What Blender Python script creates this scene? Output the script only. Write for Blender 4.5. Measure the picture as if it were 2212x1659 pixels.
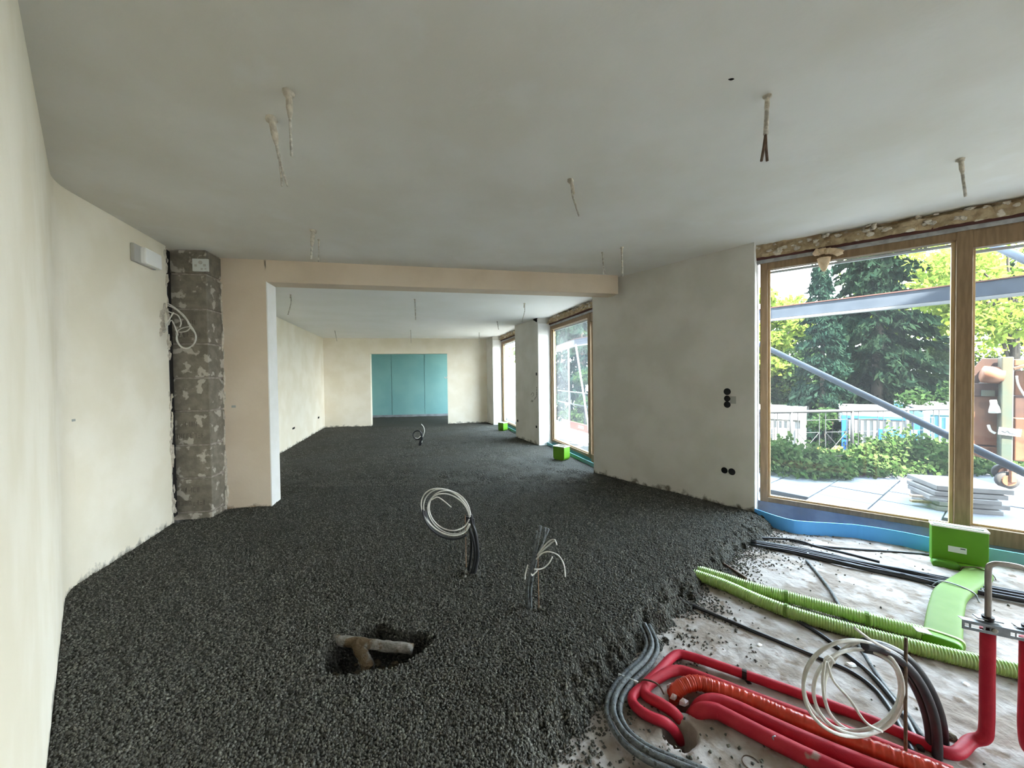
import bpy, math, random
import numpy as np
from mathutils import Vector, Matrix

for o in list(bpy.data.objects):
    bpy.data.objects.remove(o)
scene = bpy.context.scene
col = scene.collection
R = random.Random(7)
RN = np.random.default_rng(11)

# ------------------------------------------------------------------ camera
FPX, PITCH, ROLL, CAMH = 831.0, math.radians(-1.1), math.radians(-0.7), 1.42
def camray(u, v):
    x = (u - 1106.0) / FPX; y = (829.5 - v) / FPX
    c, s = math.cos(ROLL), math.sin(ROLL)
    x, y = c * x - s * y, s * x + c * y
    c, s = math.cos(PITCH), math.sin(PITCH)
    return Vector((x, c - s * y, s + c * y))
fw = camray(1106, 829.5).normalized()
rt = (camray(2106, 829.5) - camray(1106, 829.5)).normalized()
up = rt.cross(fw).normalized()
cd = bpy.data.cameras.new('camera'); cam = bpy.data.objects.new('camera', cd); col.objects.link(cam)
cd.sensor_fit = 'HORIZONTAL'; cd.sensor_width = 36.0; cd.lens = FPX / 2212.0 * 36.0
cd.clip_start = 0.02; cd.clip_end = 300
cam.matrix_world = Matrix(((rt.x, up.x, -fw.x, 0), (rt.y, up.y, -fw.y, 0), (rt.z, up.z, -fw.z, CAMH), (0, 0, 0, 1)))
scene.camera = cam
CAM = Vector((0, 0, CAMH))

# ------------------------------------------------------------------ sky, sun, exposure
w = bpy.data.worlds.new('sky'); scene.world = w; w.use_nodes = True
nt = w.node_tree; bg = nt.nodes['Background']
tc = nt.nodes.new('ShaderNodeTexCoord'); sp = nt.nodes.new('ShaderNodeSeparateXYZ'); rp = nt.nodes.new('ShaderNodeValToRGB')
nt.links.new(tc.outputs['Generated'], sp.inputs[0]); nt.links.new(sp.outputs['Z'], rp.inputs[0]); nt.links.new(rp.outputs[0], bg.inputs[0])
rp.color_ramp.elements[0].position = 0.0; rp.color_ramp.elements[0].color = (0.91, 0.95, 1.0, 1)
rp.color_ramp.elements[1].position = 0.6; rp.color_ramp.elements[1].color = (0.64, 0.80, 1.0, 1)
bg.inputs[1].default_value = 3.4
sd = bpy.data.lights.new('sun', 'SUN'); sun = bpy.data.objects.new('sun', sd); col.objects.link(sun)
sd.energy = 11.0; sd.angle = math.radians(0.6); sd.color = (1.0, 0.93, 0.80)
sun.rotation_euler = Vector((-0.15, 0.60, -1.0)).to_track_quat('-Z', 'Y').to_euler(); sun.location = (0, 0, 8)
vs = scene.view_settings
vs.view_transform = 'Standard'; vs.look = 'None'; vs.gamma = 1.0; vs.use_curve_mapping = False
vs.exposure = 3.15
scene.cycles.use_denoising = True
scene.cycles.max_bounces = 12; scene.cycles.diffuse_bounces = 7; scene.cycles.transparent_max_bounces = 24
scene.cycles.sample_clamp_indirect = 8.0
scene.cycles.caustics_reflective = False; scene.cycles.caustics_refractive = False

# ------------------------------------------------------------------ measured points
def P(u, v, z=0.0):                       # where the sight line meets the level plane z
    d = camray(u, v); t = (z - CAMH) / d.z
    return CAM + d * t
def V(u, v, y):                           # point at distance y in front
    d = camray(u, v); return CAM + d * (y / d.y)
def W(u, v, a, b):                        # point on the upright plane over a-b
    d = camray(u, v); n = Vector((b[1] - a[1], -(b[0] - a[0]), 0))
    t = n.dot(Vector((a[0], a[1], 0)) - CAM) / n.dot(d)
    return CAM + d * t
def px(n, y):                             # n photo pixels at distance y, in metres
    return n * y / FPX

ZC, ZF, ZS = 2.75, 2.61, -0.09            # ceiling, far ceiling, raw slab

# ------------------------------------------------------------------ mesh helpers
class MB:
    def __init__(s): s.v = []; s.f = []
    def add(s, vs_, fs):
        n = len(s.v); s.v += [tuple(p) for p in vs_]; s.f += [tuple(i + n for i in f) for f in fs]; return s
    def prism(s, poly, z0, z1):
        n = len(poly)
        a = sum(poly[i][0] * poly[(i + 1) % n][1] - poly[(i + 1) % n][0] * poly[i][1] for i in range(n))
        if a < 0: poly = poly[::-1]
        s.add([(p[0], p[1], z0) for p in poly] + [(p[0], p[1], z1) for p in poly],
              [tuple(range(n))[::-1], tuple(range(n, 2 * n))] + [(i, (i + 1) % n, n + (i + 1) % n, n + i) for i in range(n)])
        return s
    def box(s, c, x, y, z, sx, sy, sz):    # oriented box: centre, axes, full sizes
        c, x, y, z = Vector(c), Vector(x) * sx / 2, Vector(y) * sy / 2, Vector(z) * sz / 2
        vs_ = [c + x * a + y * b + z * d for d in (-1, 1) for b in (-1, 1) for a in (-1, 1)]
        s.add(vs_, [(0, 2, 3, 1), (4, 5, 7, 6), (0, 1, 5, 4), (2, 6, 7, 3), (0, 4, 6, 2), (1, 3, 7, 5)]); return s
    def tube(s, pts, r, seg=8, closed=False, sub=4, caps=True):
        pts = [Vector(p) for p in pts]
        if sub > 1: pts = spline(pts, sub, closed)
        n = len(pts)
        rr = r if isinstance(r, (list, tuple, np.ndarray)) else [r] * n
        if len(rr) != n: rr = np.interp(np.linspace(0, 1, n), np.linspace(0, 1, len(rr)), rr)
        ref = None; vs_ = []
        for i in range(n):
            t = (pts[(i + 1) % n] - pts[i - 1]) if closed else (pts[min(i + 1, n - 1)] - pts[max(i - 1, 0)])
            t = t.normalized() if t.length > 1e-9 else Vector((0, 0, 1))
            if ref is None: ref = t.orthogonal().normalized()
            ref = (ref - t * ref.dot(t)); ref = ref.normalized() if ref.length > 1e-6 else t.orthogonal().normalized()
            b = t.cross(ref)
            for k in range(seg):
                a = 2 * math.pi * k / seg
                vs_.append(pts[i] + (ref * math.cos(a) + b * math.sin(a)) * float(rr[i]))
        fs = []
        for i in range(n if closed else n - 1):
            j = (i + 1) % n
            for k in range(seg):
                l = (k + 1) % seg
                fs.append((i * seg + k, i * seg + l, j * seg + l, j * seg + k))
        if caps and not closed:
            fs.append(tuple(range(seg))[::-1]); fs.append(tuple(range((n - 1) * seg, n * seg)))
        s.add(vs_, fs); return s
    def blob(s, c, sx, sy, sz, seg=10, rings=7, amp=0.2, seed=0):
        rg = random.Random(seed); vs_ = [Vector((0, 0, -1))]; fs = []
        for i in range(1, rings):
            t = math.pi * i / rings
            for k in range(seg):
                a = 2 * math.pi * k / seg
                vs_.append(Vector((math.sin(t) * math.cos(a), math.sin(t) * math.sin(a), -math.cos(t))) * (1 + rg.uniform(-amp, amp)))
        vs_.append(Vector((0, 0, 1))); N = len(vs_) - 1
        for k in range(seg):
            l = (k + 1) % seg
            fs.append((0, 1 + l, 1 + k))
            for i in range(rings - 2):
                a = 1 + i * seg; b = a + seg
                fs.append((a + k, a + l, b + l, b + k))
            fs.append((1 + (rings - 2) * seg + k, 1 + (rings - 2) * seg + l, N))
        s.add([Vector(c) + Vector((p.x * sx, p.y * sy, p.z * sz)) for p in vs_], fs); return s
    def lathe(s, base, axis, prof, seg=20):  # prof: (radius, along axis)
        ax = Vector(axis).normalized(); x = ax.orthogonal().normalized(); y = ax.cross(x); vs_ = []; fs = []
        for r_, h in prof:
            for k in range(seg):
                a = 2 * math.pi * k / seg
                vs_.append(Vector(base) + ax * h + (x * math.cos(a) + y * math.sin(a)) * r_)
        for i in range(len(prof) - 1):
            for k in range(seg):
                l = (k + 1) % seg
                fs.append((i * seg + k, i * seg + l, (i + 1) * seg + l, (i + 1) * seg + k))
        fs.append(tuple(range(seg))[::-1]); fs.append(tuple(range((len(prof) - 1) * seg, len(prof) * seg)))
        s.add(vs_, fs); return s
    def build(s, name, mat, parent=None, smooth=False, bevel=0):
        me = bpy.data.meshes.new(name); me.from_pydata(s.v, [], s.f); me.update()
        return link(name, me, mat, parent, smooth, bevel)
def link(name, me, mat, parent=None, smooth=False, bevel=0):
    o = bpy.data.objects.new(name, me); col.objects.link(o)
    if mat and not me.materials: me.materials.append(mat)
    if smooth: me.polygons.foreach_set('use_smooth', [True] * len(me.polygons))
    if bevel:
        b = o.modifiers.new('bevel', 'BEVEL'); b.width = bevel; b.segments = 2; b.limit_method = 'ANGLE'
    if parent: o.parent = parent
    return o
def spline(pts, sub, closed=False):
    out = []; n = len(pts)
    if n < 3 and not closed:
        return [pts[0].lerp(pts[-1], i / sub) for i in range(sub + 1)]
    for i in range(n if closed else n - 1):
        if closed: p0, p1, p2, p3 = pts[i - 1], pts[i], pts[(i + 1) % n], pts[(i + 2) % n]
        else: p0, p1, p2, p3 = pts[max(i - 1, 0)], pts[i], pts[i + 1], pts[min(i + 2, n - 1)]
        for k in range(sub):
            t = k / sub
            out.append(0.5 * ((2 * p1) + (p2 - p0) * t + (2 * p0 - 5 * p1 + 4 * p2 - p3) * t * t + (3 * p1 - p0 - 3 * p2 + p3) * t ** 3))
    if not closed: out.append(pts[-1])
    return out
def npmesh(name, verts, faces, mat, parent=None, smooth=False):
    me = bpy.data.meshes.new(name); k = faces.shape[1]
    me.vertices.add(len(verts)); me.vertices.foreach_set('co', np.asarray(verts, np.float32).ravel())
    me.loops.add(faces.size); me.loops.foreach_set('vertex_index', faces.astype(np.int32).ravel())
    me.polygons.add(len(faces)); me.polygons.foreach_set('loop_start', np.arange(0, faces.size, k, dtype=np.int32))
    me.polygons.foreach_set('loop_total', np.full(len(faces), k, np.int32))
    me.update(calc_edges=True)
    return link(name, me, mat, parent, smooth)
def empty(name, loc=(0, 0, 0)):
    o = bpy.data.objects.new(name, None); o.location = loc; o.empty_display_size = 0.1; col.objects.link(o); return o
def adopt(root, *kids):                    # parent without moving
    for k in kids:
        k.parent = root; k.matrix_parent_inverse = Matrix.Translation(-Vector(root.location))
def tag(o, label, cat, group=None):
    o['label'] = label; o['category'] = cat
    if group: o['group'] = group
    return o
def thing(name, loc, label, cat, group=None): return tag(empty(name, loc), label, cat, group)
def struct(o): o['kind'] = 'structure'; return o
def vnoise(x, y, seed=0):
    xi = np.floor(x).astype(np.int64); yi = np.floor(y).astype(np.int64); fx = x - xi; fy = y - yi
    fx = fx * fx * (3 - 2 * fx); fy = fy * fy * (3 - 2 * fy)
    def h(a, b):
        n = (a * 374761393 + b * 668265263 + seed * 974711) & 0x7fffffff
        n = ((n ^ (n >> 13)) * 1274126177) & 0x7fffffff
        return ((n ^ (n >> 16)) & 0xffff) / 65535.0
    return (h(xi, yi) * (1 - fx) + h(xi + 1, yi) * fx) * (1 - fy) + (h(xi, yi + 1) * (1 - fx) + h(xi + 1, yi + 1) * fx) * fy

# ------------------------------------------------------------------ materials
def mat(name, c1, c2=None, scale=6.0, lo=0.35, hi=0.65, rough=0.8, metal=0.0, bump=0.0, bscale=60.0, spec=0.3, detail=6, c3=None, s3=3.0, lo3=0.55, hi3=0.62, stretch=None, island=0.0, voro=False):
    m = bpy.data.materials.new(name); m.use_nodes = True; n = m.node_tree.nodes; l = m.node_tree.links; b = n['Principled BSDF']
    b.inputs['Roughness'].default_value = rough; b.inputs['Metallic'].default_value = metal; b.inputs['Specular IOR Level'].default_value = spec
    co = n.new('ShaderNodeTexCoord'); out = co.outputs['Object']
    if stretch:
        mp = n.new('ShaderNodeMapping'); mp.inputs['Scale'].default_value = stretch; l.new(out, mp.inputs[0]); out = mp.outputs[0]
    def noise(sc, a, z, dt=detail):
        t = n.new('ShaderNodeTexNoise'); t.inputs['Scale'].default_value = sc; t.inputs['Detail'].default_value = dt; l.new(out, t.inputs['Vector'])
        r = n.new('ShaderNodeMapRange'); r.interpolation_type = 'SMOOTHSTEP'; r.inputs['From Min'].default_value = a; r.inputs['From Max'].default_value = z; l.new(t.outputs['Fac'], r.inputs[0]); return r.outputs[0]
    c = None
    if c2:
        mx = n.new('ShaderNodeMix'); mx.data_type = 'RGBA'; mx.inputs[6].default_value = (*c1, 1); mx.inputs[7].default_value = (*c2, 1); l.new(noise(scale, lo, hi), mx.inputs[0]); c = mx.outputs[2]
    if c3:
        mx = n.new('ShaderNodeMix'); mx.data_type = 'RGBA'; mx.inputs[6].default_value = (*c1, 1); mx.inputs[7].default_value = (*c3, 1); l.new(noise(s3, lo3, hi3), mx.inputs[0])
        if c: l.new(c, mx.inputs[6])
        c = mx.outputs[2]
    if island:
        g = n.new('ShaderNodeNewGeometry'); r = n.new('ShaderNodeMapRange'); r.inputs['To Min'].default_value = 1 - island; r.inputs['To Max'].default_value = 1 + island; l.new(g.outputs['Random Per Island'], r.inputs[0])
        hs = n.new('ShaderNodeHueSaturation'); l.new(r.outputs[0], hs.inputs['Value']); hs.inputs['Color'].default_value = (*c1, 1)
        if c: l.new(c, hs.inputs['Color'])
        c = hs.outputs[0]
    if c: l.new(c, b.inputs['Base Color'])
    else: b.inputs['Base Color'].default_value = (*c1, 1)
    if bump:
        if voro:
            t = n.new('ShaderNodeTexVoronoi'); t.inputs['Scale'].default_value = bscale; l.new(out, t.inputs['Vector']); h = t.outputs['Distance']
        else:
            t = n.new('ShaderNodeTexNoise'); t.inputs['Scale'].default_value = bscale; t.inputs['Detail'].default_value = 5; l.new(out, t.inputs['Vector']); h = t.outputs['Fac']
        bp = n.new('ShaderNodeBump'); bp.inputs['Strength'].default_value = abs(bump); bp.inputs['Distance'].default_value = 0.02; bp.invert = bump < 0
        l.new(h, bp.inputs['Height']); l.new(bp.outputs[0], b.inputs['Normal'])
    return m
def splashed(m, col_, h0, h1, sc=9.0, lo=0.5, hi=0.6):     # cement splashes along the foot of a wall
    n = m.node_tree.nodes; l = m.node_tree.links; b = n['Principled BSDF']
    src = b.inputs['Base Color'].links[0].from_socket
    g = n.new('ShaderNodeNewGeometry'); s = n.new('ShaderNodeSeparateXYZ'); l.new(g.outputs['Position'], s.inputs[0])
    r = n.new('ShaderNodeMapRange'); r.inputs['From Min'].default_value = h1; r.inputs['From Max'].default_value = h0; r.inputs['To Min'].default_value = -0.35; r.inputs['To Max'].default_value = 0.2; l.new(s.outputs['Z'], r.inputs[0])
    t = n.new('ShaderNodeTexNoise'); t.inputs['Scale'].default_value = sc; t.inputs['Detail'].default_value = 10; t.inputs['Roughness'].default_value = 0.62; l.new(g.outputs['Position'], t.inputs['Vector'])
    a = n.new('ShaderNodeMath'); a.operation = 'ADD'; l.new(t.outputs['Fac'], a.inputs[0]); l.new(r.outputs[0], a.inputs[1])
    q = n.new('ShaderNodeMapRange'); q.inputs['From Min'].default_value = lo; q.inputs['From Max'].default_value = hi; l.new(a.outputs[0], q.inputs[0])
    mx = n.new('ShaderNodeMix'); mx.data_type = 'RGBA'; l.new(q.outputs[0], mx.inputs[0]); l.new(src, mx.inputs[6]); mx.inputs[7].default_value = (*col_, 1); l.new(mx.outputs[2], b.inputs['Base Color'])
    return m
def leafmat(name, c1, c2, trans=0.45, sat=0.25):
    m = bpy.data.materials.new(name); m.use_nodes = True; n = m.node_tree.nodes; l = m.node_tree.links; n.remove(n['Principled BSDF'])
    g = n.new('ShaderNodeNewGeometry'); mx = n.new('ShaderNodeMix'); mx.data_type = 'RGBA'; mx.inputs[6].default_value = (*c1, 1); mx.inputs[7].default_value = (*c2, 1); l.new(g.outputs['Random Per Island'], mx.inputs[0])
    d = n.new('ShaderNodeBsdfDiffuse'); t = n.new('ShaderNodeBsdfTranslucent'); s = n.new('ShaderNodeMixShader'); s.inputs[0].default_value = trans
    l.new(mx.outputs[2], d.inputs[0]); l.new(mx.outputs[2], t.inputs[0]); l.new(d.outputs[0], s.inputs[1]); l.new(t.outputs[0], s.inputs[2]); l.new(s.outputs[0], n['Material Output'].inputs[0]); return m
def glassmat(name, dirt=0.04):
    m = bpy.data.materials.new(name); m.use_nodes = True; n = m.node_tree.nodes; l = m.node_tree.links; n.remove(n['Principled BSDF'])
    fr = n.new('ShaderNodeFresnel'); gb = n.new('ShaderNodeNewGeometry'); ir = n.new('ShaderNodeMapRange'); ir.inputs['To Min'].default_value = 1.45; ir.inputs['To Max'].default_value = 1 / 1.45; l.new(gb.outputs['Backfacing'], ir.inputs[0]); l.new(ir.outputs[0], fr.inputs['IOR'])
    t = n.new('ShaderNodeBsdfTransparent'); t.inputs[0].default_value = (0.96, 0.985, 0.97, 1); g = n.new('ShaderNodeBsdfGlossy'); g.inputs['Roughness'].default_value = 0.02
    s = n.new('ShaderNodeMixShader'); l.new(fr.outputs[0], s.inputs[0]); l.new(t.outputs[0], s.inputs[1]); l.new(g.outputs[0], s.inputs[2])
    d = n.new('ShaderNodeBsdfTranslucent'); d.inputs[0].default_value = (0.8, 0.8, 0.82, 1)
    no = n.new('ShaderNodeTexNoise'); no.inputs['Scale'].default_value = 3; no.inputs['Detail'].default_value = 6
    mr = n.new('ShaderNodeMapRange'); mr.inputs['To Min'].default_value = dirt * 0.4; mr.inputs['To Max'].default_value = dirt * 1.6; l.new(no.outputs['Fac'], mr.inputs[0])
    s2 = n.new('ShaderNodeMixShader'); l.new(mr.outputs[0], s2.inputs[0]); l.new(s.outputs[0], s2.inputs[1]); l.new(d.outputs[0], s2.inputs[2])
    l.new(s2.outputs[0], n['Material Output'].inputs[0]); return m

M = {}
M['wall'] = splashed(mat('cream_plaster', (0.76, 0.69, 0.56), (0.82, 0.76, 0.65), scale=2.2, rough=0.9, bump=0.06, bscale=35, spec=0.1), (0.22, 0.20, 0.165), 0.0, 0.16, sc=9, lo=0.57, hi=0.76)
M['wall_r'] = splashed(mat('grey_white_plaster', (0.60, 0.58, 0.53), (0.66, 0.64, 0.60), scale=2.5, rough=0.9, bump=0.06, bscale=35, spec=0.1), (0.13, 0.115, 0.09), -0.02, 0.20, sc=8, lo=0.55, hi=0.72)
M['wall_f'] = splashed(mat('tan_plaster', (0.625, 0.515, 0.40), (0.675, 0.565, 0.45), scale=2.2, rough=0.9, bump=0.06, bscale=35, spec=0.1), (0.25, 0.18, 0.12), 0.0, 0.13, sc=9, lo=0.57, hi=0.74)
M['jamb'] = mat('white_reveal', (0.80, 0.78, 0.75), (0.84, 0.82, 0.80), rough=0.85)
M['ceil'] = mat('grey_skim_plaster', (0.69, 0.66, 0.60), (0.76, 0.745, 0.71), scale=1.3, lo=0.3, hi=0.7, rough=0.92, bump=0.22, bscale=7, spec=0.1, c3=(0.73, 0.71, 0.67), s3=4.0, lo3=0.5, hi3=0.75)
M['ceil2'] = mat('white_skim_plaster', (0.86, 0.85, 0.82), (0.89, 0.88, 0.86), scale=1.6, rough=0.92, bump=0.1, bscale=9, spec=0.1)
M['screed'] = mat('granular_screed', (0.046, 0.044, 0.036), (0.078, 0.076, 0.065), scale=75, lo=0.36, hi=0.64, rough=0.9, bump=-1.0, bscale=75, voro=True, spec=0.2, c3=(0.058, 0.054, 0.043), s3=1.1, lo3=0.45, hi3=0.6)
M['granule'] = mat('cement_coated_granule', (0.090, 0.086, 0.071), (0.128, 0.124, 0.104), scale=60, rough=0.75, island=0.5, spec=0.3)
M['slab'] = mat('dusty_raw_concrete', (0.27, 0.225, 0.19), (0.43, 0.39, 0.365), scale=7, lo=0.40, hi=0.60, rough=0.9, bump=0.5, bscale=22, c3=(0.20, 0.15, 0.115), s3=13, lo3=0.58, hi3=0.70, spec=0.15)
M['teal'] = mat('green_plasterboard', (0.20, 0.40, 0.40), (0.23, 0.44, 0.43), scale=1.5, rough=0.85)
M['filler'] = mat('joint_filler', (0.14, 0.28, 0.28), rough=0.9)
M['block'] = mat('old_concrete_block', (0.165, 0.145, 0.115), (0.225, 0.20, 0.16), scale=14, rough=0.95, bump=0.3, bscale=50, c3=(0.44, 0.40, 0.34), s3=9, lo3=0.565, hi3=0.62)
M['mortar'] = mat('mortar', (0.34, 0.305, 0.26), (0.24, 0.21, 0.18), scale=20, rough=0.95, bump=0.3)
M['imprint'] = mat('imprint', (0.125, 0.11, 0.09), rough=1.0)
M['gap'] = mat('recess_black', (0.012, 0.01, 0.009), rough=0.9)
M['wood'] = mat('larch_wood', (0.20, 0.130, 0.070), (0.25, 0.165, 0.092), scale=9, stretch=(6, 6, 0.6), rough=0.55, bump=0.05, bscale=80)
M['wood_lit'] = mat('lit_larch_wood', (0.55, 0.38, 0.20), (0.62, 0.45, 0.26), scale=9, stretch=(6, 6, 0.6), rough=0.55)  # same larch as the frame; light on the beads put into the colour
M['rust_strip'] = mat('dark_red_membrane', (0.10, 0.04, 0.035), rough=0.8)
M['gasket'] = mat('grey_gasket_tape', (0.30, 0.30, 0.30), (0.42, 0.42, 0.42), scale=18, rough=0.7)
M['alu'] = mat('aluminium_profile', (0.55, 0.57, 0.62), rough=0.4, metal=0.6)
M['insul'] = mat('wood_wool_insulation', (0.33, 0.24, 0.14), (0.46, 0.36, 0.23), scale=14, rough=1.0, bump=0.7, bscale=45, c3=(0.62, 0.56, 0.47), s3=9, lo3=0.60, hi3=0.66)
M['pu'] = mat('expanding_foam', (0.60, 0.43, 0.27), (0.68, 0.53, 0.36), scale=30, rough=0.8, bump=0.3)
M['foam'] = mat('blue_edge_foam', (0.11, 0.40, 0.88), (0.13, 0.44, 0.92), scale=3, rough=0.6)
M['teal_foam'] = mat('teal_insulation_board', (0.13, 0.31, 0.31), (0.16, 0.35, 0.35), scale=3, rough=0.8)
M['membrane'] = mat('grey_sill_membrane', (0.30, 0.31, 0.33), (0.22, 0.22, 0.24), scale=5, rough=0.6)
M['glass'] = glassmat('window_glass', 0.006)
M['glass_d'] = glassmat('dusty_window_glass', 0.02)
M['black'] = mat('black_conduit', (0.012, 0.013, 0.016), (0.022, 0.022, 0.025), scale=20, rough=0.4, spec=0.5)
M['grey_c'] = mat('cement_smeared_grey_conduit', (0.085, 0.095, 0.10), (0.14, 0.15, 0.15), scale=40, rough=0.6, bump=0.3, bscale=160, c3=(0.05, 0.05, 0.045), s3=60)
M['white_c'] = mat('white_cable', (0.62, 0.60, 0.55), (0.52, 0.50, 0.45), scale=30, rough=0.5)
M['old_c'] = mat('plaster_smeared_cable', (0.62, 0.585, 0.52), (0.34, 0.31, 0.27), scale=45, rough=0.8)
M['lump'] = mat('plaster_lump', (0.60, 0.54, 0.45), (0.46, 0.41, 0.34), scale=40, rough=0.95, bump=0.4)
M['red'] = mat('dark_red_pipe_insulation', (0.37, 0.010, 0.028), (0.42, 0.018, 0.036), scale=22, spec=0.22, rough=0.55, bump=0.06, bscale=150)
M['red_d'] = mat('dusty_red_pipe_insulation', (0.37, 0.012, 0.028), (0.42, 0.024, 0.038), scale=14, spec=0.22, rough=0.6, c3=(0.30, 0.20, 0.17), s3=8, lo3=0.64, hi3=0.70, bump=0.06, bscale=150)
M['orange_w'] = mat('orange_red_wrap', (0.46, 0.030, 0.012), (0.54, 0.048, 0.02), scale=15, rough=0.3, spec=0.5)
M['tape'] = mat('black_tape', (0.02, 0.012, 0.012), rough=0.5)
M['tie'] = mat('white_cable_tie', (0.6, 0.62, 0.62), rough=0.4)
M['duct'] = mat('green_corrugated_duct', (0.27, 0.43, 0.085), (0.33, 0.48, 0.14), scale=12, rough=0.3, spec=0.9)
M['flat'] = mat('light_green_flat_duct', (0.115, 0.195, 0.040), (0.135, 0.215, 0.050), scale=9, rough=0.6, spec=0.15)
M['gbox'] = mat('green_plenum_box', (0.085, 0.24, 0.008), (0.10, 0.27, 0.011), scale=5, rough=0.45)
M['gdark'] = mat('dark_green_cap', (0.07, 0.21, 0.012), rough=0.5)
M['white_p'] = mat('white_plastic', (0.88, 0.87, 0.85), rough=0.4)
M['pink_p'] = mat('pinkish_paper', (0.55, 0.48, 0.49), rough=0.8)
M['grey_p'] = mat('grey_plastic', (0.45, 0.43, 0.40), rough=0.5)
M['sticker'] = mat('paper_sticker', (0.62, 0.64, 0.62), rough=0.6)
M['ink'] = mat('dark_print', (0.05, 0.055, 0.06), rough=0.8)
M['steel'] = mat('galvanised_steel', (0.24, 0.265, 0.29), (0.30, 0.325, 0.35), scale=25, rough=0.45, metal=0.85)
M['pipe_s'] = mat('bare_metal_pipe', (0.30, 0.275, 0.25), (0.38, 0.35, 0.32), scale=20, rough=0.35, metal=0.8)
M['rebar'] = mat('rusty_rod', (0.10, 0.065, 0.045), (0.16, 0.11, 0.08), scale=40, rough=0.8, metal=0.3)
M['copper'] = mat('brown_rod', (0.22, 0.13, 0.08), rough=0.6)
M['hole'] = mat('black_socket_box', (0.010, 0.010, 0.012), rough=0.8)
M['patch'] = mat('grey_filler_patch', (0.36, 0.36, 0.33), rough=0.9)
M['pencil'] = mat('pencil_line', (0.14, 0.13, 0.12), rough=0.9)
M['oldpipe'] = mat('cement_caked_old_pipe', (0.16, 0.145, 0.125), (0.25, 0.235, 0.21), scale=25, rough=0.95, bump=0.6, bscale=60, c3=(0.115, 0.08, 0.045), s3=11, lo3=0.52, hi3=0.6)
M['earth'] = mat('brown_rubble', (0.10, 0.082, 0.05), (0.15, 0.125, 0.085), scale=30, rough=1.0, bump=0.6)
# outdoors
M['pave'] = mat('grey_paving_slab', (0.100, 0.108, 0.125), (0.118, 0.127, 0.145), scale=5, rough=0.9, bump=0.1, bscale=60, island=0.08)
M['pave_lit'] = mat('sunlit_paving_slab', (0.42, 0.43, 0.45), (0.48, 0.49, 0.51), scale=5, rough=0.9, island=0.08)  # same paving by the far windows, with its sunlight put into the colour
M['bed'] = mat('paving_bed', (0.0600, 0.0600, 0.0570), rough=1.0)
M['ground'] = mat('dry_grass_ground', (0.0300, 0.0375, 0.0150), (0.0500, 0.0500, 0.0250), scale=2, rough=1.0)
M['steel_b'] = mat('grey_painted_beam', (0.032, 0.042, 0.062), (0.042, 0.053, 0.075), scale=8, rough=0.6)
M['steel_w'] = mat('pale_steel_flange', (0.1500, 0.1550, 0.1650), rough=0.5)
M['rail'] = mat('galvanised_railing', (0.0400, 0.0413, 0.0450), rough=0.6, metal=0.2)
M['cont_w'] = mat('white_container', (0.1650, 0.1620, 0.1560), rough=0.6)
M['cont_b'] = mat('blue_container', (0.0055, 0.0468, 0.1815), (0.0077, 0.0550, 0.2035), scale=3, rough=0.5)
M['cont_c'] = mat('pale_blue_container', (0.0700, 0.1700, 0.2100), (0.0800, 0.1900, 0.2300), scale=3, rough=0.5)
M['rusto'] = mat('orange_machine_paint', (0.1134, 0.0410, 0.0189), (0.1323, 0.0599, 0.0315), scale=6, rough=0.6, c3=(0.0756, 0.0315, 0.0173), s3=4)
M['rustd'] = mat('dark_machine_paint', (0.0336, 0.0151, 0.0118), (0.0504, 0.0235, 0.0168), scale=8, rough=0.7)
M['mgreen'] = mat('worn_green_grey_post', (0.0628, 0.0546, 0.0355), (0.0410, 0.0546, 0.0437), scale=3, rough=0.6)
M['rubber'] = mat('rubber_tyre', (0.0270, 0.0240, 0.0240), rough=0.8)
M['slabst'] = mat('stacked_slab', (0.1350, 0.1275, 0.1250), (0.1550, 0.1500, 0.1475), scale=7, rough=0.9)
M['redb'] = mat('red_toe_board', (0.1700, 0.0375, 0.0250), rough=0.7)
M['bark'] = mat('bark', (0.0275, 0.0210, 0.0160), (0.0425, 0.0350, 0.0275), scale=12, rough=1.0, bump=0.5)
M['needle'] = leafmat('conifer_needles', (0.0037, 0.0092, 0.0059), (0.0110, 0.0193, 0.0101), 0.25)
M['needle_d'] = leafmat('dark_conifer_needles', (0.0045, 0.0120, 0.0090), (0.0105, 0.0210, 0.0135), 0.2)
M['leaf_y'] = leafmat('sunlit_yellow_green_leaves', (0.0810, 0.1283, 0.0203), (0.1755, 0.2160, 0.0371), 0.5)
M['leaf_g'] = leafmat('green_leaves', (0.0114, 0.0252, 0.0076), (0.0252, 0.0429, 0.0151), 0.4)
M['ivy'] = leafmat('ivy_leaves', (0.0182, 0.0405, 0.0113), (0.0567, 0.0810, 0.0284), 0.35)
M['flower'] = leafmat('yellow_blossom', (0.2250, 0.1900, 0.0400), (0.3000, 0.2600, 0.0750), 0.4)

# ------------------------------------------------------------------ plan of the rooms (metres, camera stands at 0,0)
def off(p, n, d): return (p[0] + n[0] * d, p[1] + n[1] * d)
def perp(a, b):                             # right-hand normal of a->b
    dx, dy = b[0] - a[0], b[1] - a[1]; l = math.hypot(dx, dy); return (dy / l, -dx / l)
def along(a, b, t): return (a[0] + (b[0] - a[0]) * t, a[1] + (b[1] - a[1]) * t)
W0 = (-0.95, 0.68); A = (-3.03, 2.57); B = (-3.40, 3.82)
PL = [(-3.49, 3.90), (-3.11, 3.95), (-3.155, 4.22), (-3.56, 4.15)]          # block pillar
F0 = (-3.62, 4.115); F1 = (-2.72, 4.30); F2 = (-2.77, 4.54)
FL0 = (-3.66, 4.35); FL1 = (-5.50, 11.25)
BK0 = FL1; BK1 = (-0.78, 12.00)
p1f = (1.18, 5.60); p1n = (2.47, 3.92)
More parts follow.
